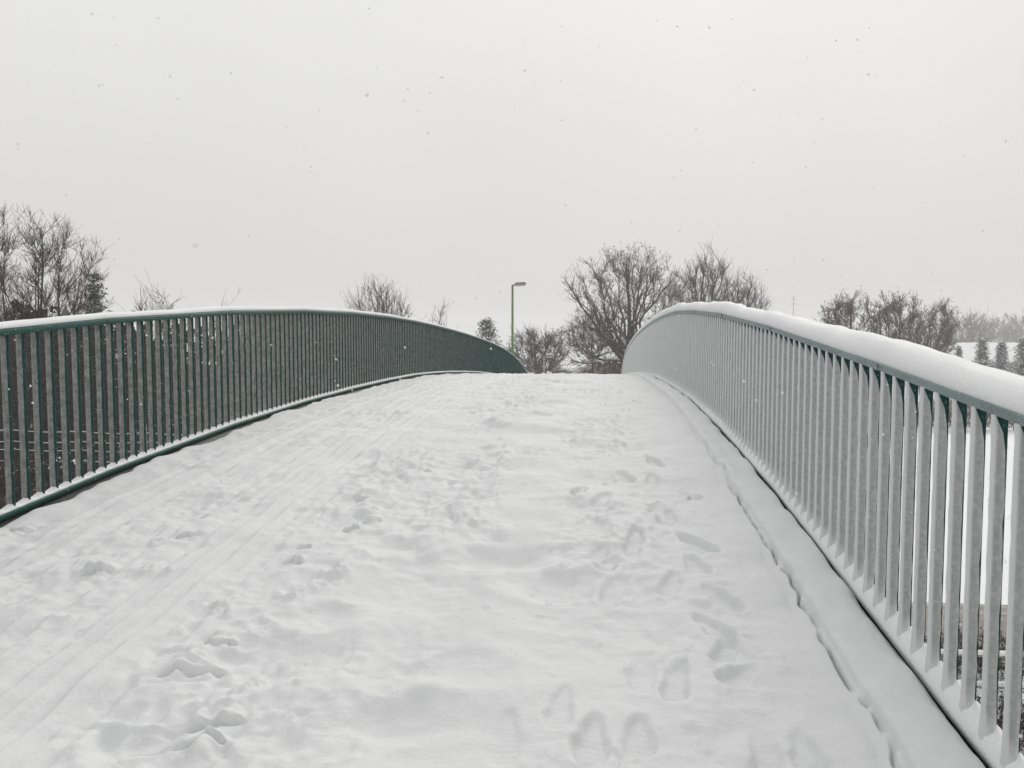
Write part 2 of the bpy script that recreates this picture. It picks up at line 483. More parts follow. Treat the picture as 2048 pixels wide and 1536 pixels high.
# two churned bands where feet and wheels went, and wheel ruts
def churn(xc, w, amp, seed):
    global Hh
    wob = 0.10 * vnoise(PY / 1.7, PY * 0 + seed, seed)
    mk = np.exp(-((PX - xc - wob) / w) ** 4) * (0.55 + 0.45 * vnoise(PX / 0.8, PY / 0.7, seed + 1))
    mk = np.clip(mk, 0, 1)
    r1 = 1 - np.abs(vnoise(PX / 0.10, PY / 0.13, seed + 2)) * 2
    r2 = vnoise(PX / 0.05, PY / 0.055, seed + 3)
    r3 = vnoise(PX / 0.21, PY / 0.24, seed + 4)
    r4 = vnoise(PX / 0.026, PY / 0.028, seed + 5)
    st = np.abs(vnoise(PX / 0.16 + PY * 0.8, PY / 0.13, seed + 6)); st = sstep(0.02, 0.16, st)          # broken plates with sharp edges
    Hh += mk * amp * (0.5 * r1 + 0.45 * r2 + 0.9 * r3 + 0.12 * r4 + 0.45 * st - 0.75)
churn(-1.42, 0.34, 0.034, 20)
churn(-2.52, 0.42, 0.026, 30)
churn(0.18, 0.50, 0.025, 40)
churn(-0.88, 0.30, 0.034, 50)
churn(-3.15, 0.25, 0.018, 55)
def rut(xc, w, d, seed):
    global Hh
    wob = 0.03 * vnoise(PY / 2.1, PY * 0 + 3, seed) + 0.012 * vnoise(PY / 0.5, PY * 0 + 7, seed)
    u = (PX - xc - wob) / w
    Hh += -d * np.exp(-u ** 4) + 0.6 * d * np.exp(-((np.abs(u) - 1.5) / 0.5) ** 2) * (0.6 + 0.4 * vnoise(PX / 0.1, PY / 0.2, seed + 1))
rut(-1.97, 0.045, 0.024, 61)
rut(-2.20, 0.030, 0.010, 62)
rut(-2.86, 0.050, 0.022, 63)
rut(-3.12, 0.035, 0.012, 64)
rut(-2.44, 0.040, 0.016, 65)
rut(-1.74, 0.030, 0.009, 66)

def local(x, y, r):
    i0, i1 = np.searchsorted(yl, [y - r, y + r]); j0, j1 = np.searchsorted(xs, [x - r, x + r])
    return slice(i0, i1), slice(j0, j1)
def shoe(x, y, ang, L=0.30, d=0.028, heel=True, fresh=1.0):
    s = local(x, y, 0.34)
    dx, dy = PX[s] - x, PY[s] - y
    c, n = math.cos(ang), math.sin(ang)
    a, b = dx * n + dy * c, dx * c - dy * n                          # a along, b across
    q = vnoise(PX[s] / 0.05, PY[s] / 0.05, 77) * 0.010 + vnoise(PX[s] / 0.11 + x * 9, PY[s] / 0.11, 76) * 0.010
    w = 0.045 + 0.010 * np.sin((a / L + 0.5) * 5.0) + q
    e = np.sqrt((b / w) ** 2 + (np.abs(a) / (L / 2)) ** 4)
    fillin = 0.55 + 0.45 * vnoise(PX[s] / 0.14 + x * 5, PY[s] / 0.14 + y, 75)
    inside = (1 - sstep(0.65, 1.12, e)) * np.clip(fillin, 0.72, 1)
    tread = 0.0022 * np.sin(a * 230) * inside * fresh
    rim = np.exp(-((e - 1.3) / 0.3) ** 2) * 0.12
    depth = d * (0.95 - 0.42 * a / (L / 2))              # heel end pressed deeper
    Hh[s] = Hh[s] * (1 - 0.7 * inside) - depth * inside + tread + d * rim * (0.6 + 0.4 * vnoise(PX[s] / 0.06, PY[s] / 0.06, 78))
def dent(x, y, r, d, sx=1.0, ang=0.0):
    s = local(x, y, r * 3 * max(1, sx))
    dx, dy = PX[s] - x, PY[s] - y
    c, n = math.cos(ang), math.sin(ang)
    a, b = (dx * c + dy * n) / sx, -dx * n + dy * c
    e = np.hypot(a, b) / r * (1 + 0.18 * vnoise(PX[s] / (r * 0.7) + 9, PY[s] / (r * 0.7), 79))
    Hh[s] += -d * np.exp(-e ** 3) + 0.25 * d * np.exp(-((e - 1.35) / 0.35) ** 2)
def clod(x, y, r, h, ang=0.0, sx=1.0):
    s = local(x, y, r * 2.2 * max(1, sx))
    dx, dy = PX[s] - x, PY[s] - y
    c, n = math.cos(ang), math.sin(ang)
    a, b = (dx * c + dy * n) / sx, -dx * n + dy * c
    e = np.hypot(a, b) / r * (1 + 0.25 * vnoise(PX[s] / (r * 0.6) + 4, PY[s] / (r * 0.6), 80))
    fac = np.clip(0.55 + 0.75 * vnoise(PX[s] / (r * 0.45), PY[s] / (r * 0.45), 81) + 0.4 * vnoise(PX[s] / (r * 0.2), PY[s] / (r * 0.2), 83), 0, 1.4)
    Hh[s] += h * 0.62 * (1 - sstep(0.40, 1.1, e)) * fac
def slit(x, y, L, ang, d=0.05, w=0.009):
    s = local(x, y, L + 0.1)
    dx, dy = PX[s] - x, PY[s] - y
    c, n = math.cos(ang), math.sin(ang)
    a, b = dx * c + dy * n, -dx * n + dy * c + 0.25 * L * ((dx * c + dy * n) / L) ** 2
    b = b + 0.012 * vnoise(PX[s] / 0.04, PY[s] / 0.04, 82)
    k = (1 - sstep(0.35 * L, 0.5 * L, np.abs(a)))
    Hh[s] += k * (-d * np.exp(-(b / w) ** 2) + 0.022 * sstep(0.0, 0.012, b) * np.exp(-np.maximum(b, 0) / 0.06))

def plan(px, py, o=-0.08):
    """where the ray through this photo pixel meets the deck"""
    a = at(px, py, 1.0); d = np.array([a.x, a.y, a.z - CAMZ])
    t = np.linspace(1, 26, 4000); g = d[2] * t - (S(d[1] * t) + o)
    i = int(np.argmax(g < 0)); return d[0] * t[i], d[1] * t[i]

# footprints of the right-hand trail
for (px, py, ang, L, d) in [(1285, 1345, 0.08, .34, .022), (1350, 1367, 0.22, .32, .030), (1182, 1490, 0.1, .33, .026), (1278, 1475, 0.1, .24, .022),
        (1531, 1515, 0.1, .30, .024), (1616, 1512, 0.0, .30, .022), (1440, 1198, -0.5, .30, .026), (1428, 1262, -0.4, .30, .030), (1450, 1308, 0.5, .20, .022),
        (1476, 1352, 0.8, .22, .024), (1226, 1180, 0.3, .34, .030), (1340, 1168, 0.2, .30, .022), (1156, 984, 0.2, .34, .034), (1203, 1000, 0.3, .30, .026),
        (1228, 1020, 0.3, .24, .022), (1185, 1040, -0.3, .28, .032), (1268, 1080, 0.1, .34, .030), (1262, 1104, 0.1, .22, .020), (1192, 1110, 0.4, .28, .026),
        (1214, 1132, 0.3, .26, .026), (1370, 990, -0.5, .32, .032), (1312, 1022, 0.2, .30, .024), (1332, 1040, 0.2, .28, .024), (1392, 1092, -0.6, .34, .032),
        (1390, 1134, -0.3, .28, .024), (1305, 929, -0.3, .32, .028), (1247, 957, -0.3, .32, .028), (1216, 962, 0.2, .26, .024), (1302, 962, 0.0, .30, .026),
        (1120, 1420, 0.1, .30, .012), (1010, 1480, 0.0, .30, .010)]:
    x, y = plan(px, py); shoe(x, y, ang, L, d * 1.35)
for i in range(46):                                               # older, shallower prints higher up the same trail
    y = 6.6 + 11.0 * (i / 46.0) ** 1.2; x = 0.22 + 0.33 * rng.standard_normal() * 0.9
    shoe(min(x, 0.85), y, rng.normal(0, 0.3), rng.uniform(.24, .34), rng.uniform(.018, .034))
for i in range(30):
    shoe(rng.normal(-0.9, 0.45), rng.uniform(5.0, 17), rng.normal(0, 0.4), rng.uniform(.24, .34), rng.uniform(.010, .024))
# soft hollows and mounds in the middle
for (px, py, r, d) in [(1088, 1176, .16, .035), (1015, 1116, .20, .040), (640, 1240, .12, .03), (1000, 1095, .2, .02), (790, 1440, .14, .028), (920, 1350, .14, .018),
        (780, 1100, .12, .028), (1070, 907, .18, .030), (940, 1130, .25, .018), (860, 1180, .2, .018), (560, 1320, .18, .022), (1160, 1030, .1, .01)]:
    x, y = plan(px, py); dent(x, y, r, d, 1.3)
for (px, py, r, h) in [(935, 1050, .10, .050), (960, 1062, .22, .030), (990, 852, .22, .065), (990, 893, .14, .050), (1075, 905, .14, .03), (940, 815, .12, .04),
        (970, 822, .12, .04), (1015, 800, .12, .03), (660, 1155, .10, .050), (590, 1128, .07, .035), (585, 1190, .12, .035), (437, 1225, .07, .045), (450, 1212, .035, .03),
        (500, 1250, .10, .03), (520, 1270, .12, .02), (512, 1363, .05, .035), (480, 1385, .05, .03), (370, 1340, .10, .022), (420, 1320, .10, .03), (400, 1500, .12, .03),
        (430, 1430, .10, .035), (370, 1515, .08, .03), (310, 1082, .05, .03), (290, 1148, .05, .025), (335, 1150, .04, .02), (200, 1140, .09, .03), (770, 965, .10, .035),
        (800, 955, .08, .035), (735, 1030, .10, .03), (715, 1060, .06, .025), (795, 826, .10, .06), (830, 930, .09, .04), (860, 905, .08, .03), (640, 1175, .08, .025)]:
    x, y = plan(px, py); clod(x, y, r, h, rng.uniform(0, 3), rng.uniform(1, 1.6))
for (px, py, L, ang) in [(432, 1448, .20, .35), (440, 1298, .14, .1), (390, 1352, .28, .25), (400, 1490, .18, .3), (722, 1000, .12, -.2), (742, 1050, .12, .15), (755, 1022, .14, -.2),
        (604, 1105, .10, -.2), (585, 1133, .10, .1), (375, 1078, .16, .4), (193, 1146, .16, .3), (40, 1062, .14, .2), (1380, 1002, .12, -.1), (700, 1064, .10, .1), (845, 945, .16, .6)]:
    x, y = plan(px, py); slit(x, y, L, ang)
for i in range(900):                                              # crumbs kicked out along the churned bands
    xc = (-1.42, -2.52, 0.2)[i % 3]; y = 2.2 + 13 * rng.random() ** 1.6
    clod(xc + 0.30 * rng.standard_normal(), y, rng.uniform(.010, .030), rng.uniform(.006, .020), rng.uniform(0, 3), rng.uniform(1, 1.7))
# lumps along the skyline of the crest
for (x, y, r, h) in [(-1.30, 19.5, .26, .055), (-1.05, 19.8, .15, .085), (-0.78, 19.6, .12, .05), (-1.75, 19.5, .2, .03), (-0.55, 19.4, .14, .035), (-0.2, 19.0, .12, .022),
        (0.1, 18.8, .15, .018), (-2.2, 19.6, .18, .02), (-2.6, 19.7, .15, .02)]:
    clod(x, y, r, h * 1.7, 0.3, 1.3)
# raised strip along the right-hand edge, with the line where it meets the path
k = (PX - 0.985) / (1.222 - 0.985)
strip = np.where(k > 0, np.clip(1 - np.abs(2 * k - 0.9) ** 3.2, 0, 1), 0.0) * np.where(k < 1.02, 1, 0)
fadein = 0.75 + 0.25 * vnoise(PY / 1.3, PY * 0 + 2, 91)
sm = sstep(0.92, 1.0, PX)
Hh = Hh * (1 - 0.75 * sm) + sm * (0.018 + 0.062 * np.sqrt(np.clip(strip, 0, 1)) * fadein + 0.013 * vnoise(PX / 0.10, PY / 0.20, 93) + 0.003 * vnoise(PX / 0.04, PY / 0.05, 92))
# drift that smooths the foot of the strip; the crack comes and goes
crack_x = 0.972 + 0.020 * vnoise(PY / 0.30, PY * 0 + 1, 94) + 0.009 * vnoise(PY / 0.09, PY * 0 + 1, 95)
ck = np.clip(0.72 + 0.5 * vnoise(PY / 0.17, PY * 0 + 5, 96) + 0.5 * vnoise(PY / 0.05, PY * 0 + 5, 97), 0, 1) * (1 - 0.75 * sstep(4.2, 7, PY)) * (1 - sstep(7, 10, PY))
Hh += -0.060 * ck * np.exp(-((PX - crack_x) / 0.0060) ** 2) + 0.016 * sstep(0.0, 0.02, PX - crack_x) * np.exp(-np.maximum(PX - crack_x, 0) / 0.08) * (0.6 + 0.6 * vnoise(PY / 0.12, PY * 0 + 9, 120)) + 0.012 * np.exp(-((PX - crack_x + 0.04) / 0.03) ** 2) * vnoise(PY / 0.25, PX / 0.2, 98)
# left-hand edge: ragged lip, then it stops
lip = -3.535 + 0.018 * vnoise(PY / 0.45, PY * 0 + 8, 99) + 0.02 * vnoise(PY / 0.12, PY * 0 + 8, 100)
edge = sstep(0.0, 0.06, PX - lip)
Hh = Hh + 0.02 * np.exp(-((PX + 3.5) / 0.12) ** 2) - (1 - edge) * 0.09
gx_ = 1.212 + 0.004 * vnoise(PY / 0.2, PY * 0 + 4, 110) + 0.012 * sstep(0.25, 0.6, vnoise(PY / 0.75, PY * 0 + 6, 111)) + 0.012 * sstep(6.5, 9, PY)
gap = sstep(0.0, 0.008, PX - gx_)
Hh = Hh - gap * 0.10
PZ = CAMZ + base + Hh
dv = np.stack([PX + bend(PY), PY, PZ], -1).reshape(-1, 3)
path = add('snowy_path', make_mesh('snowy_path', dv, grid_faces(len(yl), len(xs)), M['snow'], True))
tag(path, 'trodden snow with footprints and tracks covering the footbridge deck', 'path', kind='structure')

# ------------------------------------------------------------------ railings
def sweep(section_fn, ysamp, close=True):
    """section_fn(y) -> list of (x,z) in world; builds a swept solid along Y"""
    v, n = [], None
    for y in ysamp:
        s = section_fn(y); n = len(s)
        v += [(x, y, z) for x, z in s]
    v = np.array(v)
    r = len(ysamp)
    i = (np.arange(r - 1)[:, None] * n + np.arange(n)[None, :]).ravel()
    j = (np.arange(r - 1)[:, None] * n + (np.arange(n)[None, :] + 1) % n).ravel()
    q = np.stack([i, i + n, j + n, j], 1)
    caps = [np.arange(n)[None, :], (np.arange(n)[::-1] + (r - 1) * n)[None, :]]
    return v, [q] + caps

BAR_T, PITCHY = 0.010, 0.135
BAR_WIDTH = {-1: 0.050, 1: 0.040}

def crust_mesh(side, h, seed):
    """snow plastered on the face of a bar that looks back along the bridge; side -1 = left railing, +1 = right"""
    r = np.random.default_rng(seed); BAR_W = BAR_WIDTH[side]
    ns = 18
    zz = np.linspace(0.0, h, ns + 1)
    verts, faces = [], []
    for i, z in enumerate(zz):
        jit = lambda a: a * r.standard_normal()
        if side < 0:
            x0 = -BAR_W / 2 - 0.002; x1 = 0.0105 + jit(0.0012)
            if z > h - 0.05: x1 -= 0.004 * (z - h + 0.05) / 0.05
            th = 0.006 + jit(0.0007)
        else:
            x0 = -BAR_W / 2 - 0.005 + jit(0.0008); x1 = BAR_W / 2 - 0.003 + jit(0.0014)
            if z > h - 0.075: x1 -= (BAR_W * 0.92) * ((z - h + 0.075) / 0.075) ** 0.9
            th = 0.015 + jit(0.0012)
        flare = 1 + (0.9 if side < 0 else 1.7) * math.exp(-max(z - 0.035, 0) / 0.022)
        if side > 0: x0 -= 0.007 * math.exp(-max(z - 0.035, 0) / 0.02)
        x1 = max(x1, x0 + 0.003)
        w = x1 - x0; yb = -BAR_T / 2
        back = yb + (BAR_T * 0.9 if side > 0 else 0.0)
        verts += [(x0, back, z), (x0 - 0.001, yb - th * 0.35 * flare, z), (x0 + w * 0.18, yb - th * 0.85 * flare, z), (x0 + w * 0.5, yb - th * 1.05 * flare, z), (x0 + w * 0.82, yb - th * 0.7 * flare, z), (x1, yb + 0.0005, z)]
    for i in range(ns):
        for j in range(5):
            a = i * 6 + j; faces.append((a, a + 1, a + 7, a + 6))
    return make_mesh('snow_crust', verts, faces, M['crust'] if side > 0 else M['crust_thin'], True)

def bar_mesh(h, side):
    mb = MB().box((0, 0, h / 2), (BAR_WIDTH[side], BAR_T, h))
    return make_mesh('baluster', mb.v, mb.f, M['paint_bar'])

def railing(side, label):
    zB, zT, X0 = (zLB, zLT, XL) if side < 0 else (zRB, zRT, XR)
    root = empty('railing', (X0, 0.0, float(zB(0.0)) - 0.1))
    root.location = (0, 0, 0)
    tag(root, label, 'railing', 'railings of the footbridge')
    ys = np.concatenate([np.arange(0.0, 47.0, 0.25)])
    bay = 2.05
    kn = np.arange(-0.55, 52, bay)                                  # rails are straight bars bolted together bay by bay
    zt_poly = lambda y: np.interp(y, kn, zT(kn))
    zb_poly = lambda y: np.interp(y, kn, zB(kn))
    xb = lambda y: X0 + np.interp(y, kn, bend(kn))
    ysr = np.unique(np.concatenate([kn[(kn > 0) & (kn < 47)], [0.0, 47.0]]))
    # top rail: flat bar over a narrower one
    if side < 0:
        v, f = sweep(lambda y: [(xb(y) - .031, zt_poly(y) - .020), (xb(y) + .031, zt_poly(y) - .020), (xb(y) + .032, zt_poly(y) - .012), (xb(y) + .032, zt_poly(y) + .014), (xb(y) + .028, zt_poly(y) + .020), (xb(y) - .03, zt_poly(y) + .020)], ysr)
        add('top_rail', make_mesh('top_rail', v, f, M['paint']), root)
    else:
        v, f = sweep(lambda y: [(xb(y) - .024, zt_poly(y) - .022), (xb(y) + .024, zt_poly(y) - .022), (xb(y) + .024, zt_poly(y) + .006), (xb(y) + .034, zt_poly(y) + .006), (xb(y) + .034, zt_poly(y) + .017), (xb(y) - .034, zt_poly(y) + .017), (xb(y) - .034, zt_poly(y) + .006), (xb(y) - .024, zt_poly(y) + .006)], ysr)
        add('top_rail', make_mesh('top_rail', v, f, M['paint_frost']), root)
    # rail joints
    for y in kn[(kn > 1) & (kn < 30)]:
        mb = MB().box((float(xb(y)), float(y), float(zt_poly(y)) - 0.003), (0.070 if side > 0 else 0.066, 0.012, 0.036))
        mb.build('joint', M['paint_frost'] if side > 0 else M['paint'], root)
    # bottom rail
    v, f = sweep(lambda y: [(xb(y) - .030, zb_poly(y) - .042), (xb(y) + .030, zb_poly(y) - .042), (xb(y) + .030, zb_poly(y) - .004), (xb(y) - .030, zb_poly(y) - .004)], ysr)
    add('bottom_rail', make_mesh('bottom_rail', v, f, M['paint']), root)
    # steel edge plate of the deck below it, its near black standing for gap shade
    v, f = sweep(lambda y: [(xb(y) - .02, zb_poly(y) - .36), (xb(y) + .016, zb_poly(y) - .36), (xb(y) + .016, zb_poly(y) - .045), (xb(y) - .02, zb_poly(y) - .045)], ysr)
    add('edge_plate', make_mesh('edge_plate', v, f, M['steel']), root)
    # snow cap
    yc = [0.0]
    while yc[-1] < 47: yc.append(yc[-1] + max(0.03, 0.012 * yc[-1]))
    yc = np.array(yc)
    if side < 0: hgt, wl, wr = 0.046, 0.034, 0.032
    else: hgt, wl, wr = 0.098, 0.062, 0.060
    def cap(y):
        z0 = float(zt_poly(y)) + (0.019 if side < 0 else 0.016); x0 = float(xb(y))
        a = np.array([y])
        nz = lambda s, sc: float(vnoise(a / sc, a * 0 + 0.5, s)[0])
        hh = hgt * (1 + 0.13 * nz(201, 0.8) + 0.06 * nz(202, 0.17)) * (1.0 if y < 12 else max(0.55, 1 - (y - 12) / 40))
        l = wl * (1 + 0.06 * nz(203, 0.35) + 0.04 * nz(207, 0.08)); r_ = wr * (1 + 0.06 * nz(204, 0.4))
        pts = [(-l * 0.62, 0.0), (-l * 0.92, 0.16), (-l, 0.38), (-l * 0.95, 0.60), (-l * 0.74, 0.83), (-l * 0.38, 0.97), (0.0, 1.0), (r_ * 0.45, 0.95), (r_ * 0.82, 0.74), (r_, 0.42), (r_ * 0.9, 0.12), (r_ * 0.5, 0.0)]
        return [(x0 + px, z0 + hh * (pz + (0.06 * nz(210 + i, 0.06 + 0.02 * i) if 0 < i < 10 else 0))) for i, (px, pz) in enumerate(pts)]
    v, f = sweep(cap, yc)
    add('snow_cap', make_mesh('snow_cap', v, f, M['snow_cap'], True), root)
    # snow lying on the bottom rail, heaped against the bars
    yr = [0.0]
    while yr[-1] < 40: yr.append(yr[-1] + (0.0225 if yr[-1] < 14 else 0.0675 if yr[-1] < 24 else 0.27))
    yr = np.array(yr)
    def ridge(y):
        x0, z0 = float(xb(y)), float(zb_poly(y))
        ph = (y / PITCHY) % 1.0
        heap = 0.5 + 0.5 * math.cos(2 * math.pi * ph)
        a = np.array([y]); nz = float(vnoise(a / 0.3, a * 0 + 0.5, 230)[0])
        if side < 0:
            hh = 0.012 + 0.022 * heap + 0.004 * nz; l, r_ = 0.031, 0.0295
        else:
            hh = 0.040 + 0.016 * heap + 0.008 * nz; l, r_ = 0.037 + 0.004 * nz, 0.034
        if side < 0:
            return [(x0 - l, z0 - .006), (x0 - l, z0 + hh * .5), (x0 - l * .3, z0 + hh), (x0 + r_ * .4, z0 + hh * .85), (x0 + r_, z0 + hh * .3), (x0 + r_, z0 - .006)]
        return [(x0 - l, z0 - .045), (x0 - l * 1.05, z0 - 0.012), (x0 - l * .6, z0 + hh * .55), (x0 + 0.004, z0 + hh), (x0 + r_, z0 + hh * .6), (x0 + r_, z0 - .006)]
    v, f = sweep(ridge, yr)
    add('snow_ridge', make_mesh('snow_ridge', v, f, M['snow_cap'], True), root)
    # bars: 300 objects, the farthest ones joined
    hb = H - 0.02 - 0.004
    BAR_W = BAR_WIDTH[side]; barm = bar_mesh(1.0, side)
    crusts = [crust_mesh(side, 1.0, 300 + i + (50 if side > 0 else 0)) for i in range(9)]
    y_start = PITCHY * (16 if side < 0 else 8)
    r = np.random.default_rng(5 if side < 0 else 6)
    for i in range(300):
        y = y_start + i * PITCHY
        z0 = float(zb_poly(y)) - 0.006; h = float(zt_poly(y)) - 0.0205 - z0
        b = add('baluster', barm, root, (float(xb(y)), y, z0)); b.scale = (1, 1, h)
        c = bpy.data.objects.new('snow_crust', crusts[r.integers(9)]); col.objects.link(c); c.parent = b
    mb = MB()
    y = y_start + 300 * PITCHY
    while y < 46.5:
        z0 = float(zb_poly(y)) - 0.006; h = float(zt_poly(y)) - 0.0205 - z0
        mb.box((float(xb(y)), y, z0 + h / 2), (BAR_W, BAR_T, h)); y += PITCHY
    y = y_start - PITCHY
    while y > 0.1:
        z0 = float(zb_poly(y)) - 0.006; h = float(zt_poly(y)) - 0.0205 - z0
        mb.box((float(xb(y)), y, z0 + h / 2), (BAR_W, BAR_T, h)); y -= PITCHY
    o = mb.build('balusters', M['paint_bar'], root); o['kind'] = 'stuff'
    return root

railing(-1, 'green footbridge railing with a thin snow cap in front of the brown thicket')
railing(1, 'snow plastered footbridge railing with a thick rounded snow cap beside the raised edge strip')

# ------------------------------------------------------------------ trees
def tubes(P, R, k):
    """P (n,m,3) polylines, R (n,m) radii -> verts, quads"""
    n, m, _ = P.shape
    T = np.gradient(P, axis=1); T /= np.linalg.norm(T, axis=2, keepdims=True) + 1e-9
    ref = np.where(np.abs(T[:, :1, 2:3]) < 0.9, np.array([[[0, 0, 1.0]]]), np.array([[[1.0, 0, 0]]]))
    A = np.cross(T, np.broadcast_to(ref, T.shape)); A /= np.linalg.norm(A, axis=2, keepdims=True) + 1e-9
    B = np.cross(T, A)
    th = 2 * np.pi * np.arange(k) / k
    V = P[:, :, None, :] + R[:, :, None, None] * (A[:, :, None, :] * np.cos(th)[None, None, :, None] + B[:, :, None, :] * np.sin(th)[None, None, :, None])
    idx = np.arange(n * m * k).reshape(n, m, k)
    a = idx[:, :-1, :]; b = np.roll(a, -1, axis=2); d = idx[:, 1:, :]; c = np.roll(d, -1, axis=2)
    return V.reshape(-1, 3), np.stack([a, b, c, d], -1).reshape(-1, 4)

def grow(r, P0, D0, L, R0, m, wig, up, taper=0.35):
    """grow n polylines of m points"""
    n = len(P0); P = np.zeros((n, m, 3)); P[:, 0] = P0; D = D0.copy(); st = (L / (m - 1))[:, None]
    for i in range(1, m):
        D = D + wig * r.standard_normal((n, 3)); D[:, 2] += up
        D /= np.linalg.norm(D, axis=1, keepdims=True)
        P[:, i] = P[:, i - 1] + D * st
    R = R0[:, None] * np.linspace(1, taper, m)[None, :]
    return P, R

def bez(p0, p1, p2, m):
    t = np.linspace(0, 1, m)[None, :, None]
    return p0[:, None] * (1 - t) ** 2 + 2 * p1[:, None] * t * (1 - t) + p2[:, None] * t ** 2

def unit(a):
    return a / (np.linalg.norm(a, axis=-1, keepdims=True) + 1e-9)

def attach(r, E, pts, tan, rad, base, out_pen=0.7, up=0.25, m=6, wob=0.03, r0=0.6, rmin=0.01, taper=0.4, maxlen=None):
    """join free end points E to the nearest existing wood, leaving it along its own direction"""
    best = np.zeros(len(E), int)
    E = E.astype(np.float32); pts = pts.astype(np.float32); tan = tan.astype(np.float32)
    if len(pts) > 1500:
        k = r.choice(len(pts), 1500, replace=False); pts, tan, rad = pts[k], tan[k], rad[k]
    for s in range(0, len(E), 1500):
        d = E[s:s + 1500, None, :] - pts[None]
        dist = np.linalg.norm(d, axis=2)
        cosang = (d * tan[None]).sum(2) / (dist + 1e-9)
        rd = unit(E[s:s + 1500] - base).astype(np.float32)
        cosr = (d * rd[:, None, :]).sum(2) / (dist + 1e-9)
        cost = dist * (1 + out_pen * (1 - cosang) + 2.2 * (1 - cosr))
        cost[dist < 0.06] += 10
        best[s:s + 1500] = np.argmin(cost, 1)
    p0 = pts[best]; d = E - p0; L = np.linalg.norm(d, axis=1, keepdims=True)
    if maxlen is not None:
        k = np.minimum(1, maxlen * r.uniform(0.6, 1.1, (len(E), 1)) / (L + 1e-9)); E = p0 + d * k; L = L * k
    c = p0 + (unit(tan[best]) * 0.26 + unit(E - p0) * 0.28) * L + np.array([0, 0, -0.06 * up]) * L
    P = bez(p0, c, E, m)
    P[:, 1:] += r.standard_normal((len(E), m - 1, 3)) * wob * L[:, None] / m * 2
    rr = np.maximum(np.minimum(rad[best] * r0, 0.022 * L[:, 0] + rmin), rmin)
    R = rr[:, None] * np.linspace(1, taper, m)[None]
    return P, R

def flat(Ps, Rs):
    pts = np.concatenate([P.reshape(-1, 3) for P in Ps]); tan = np.concatenate([unit(np.gradient(P, axis=1)).reshape(-1, 3) for P in Ps]); rad = np.concatenate([R.ravel() for R in Rs])
    return pts, tan, rad

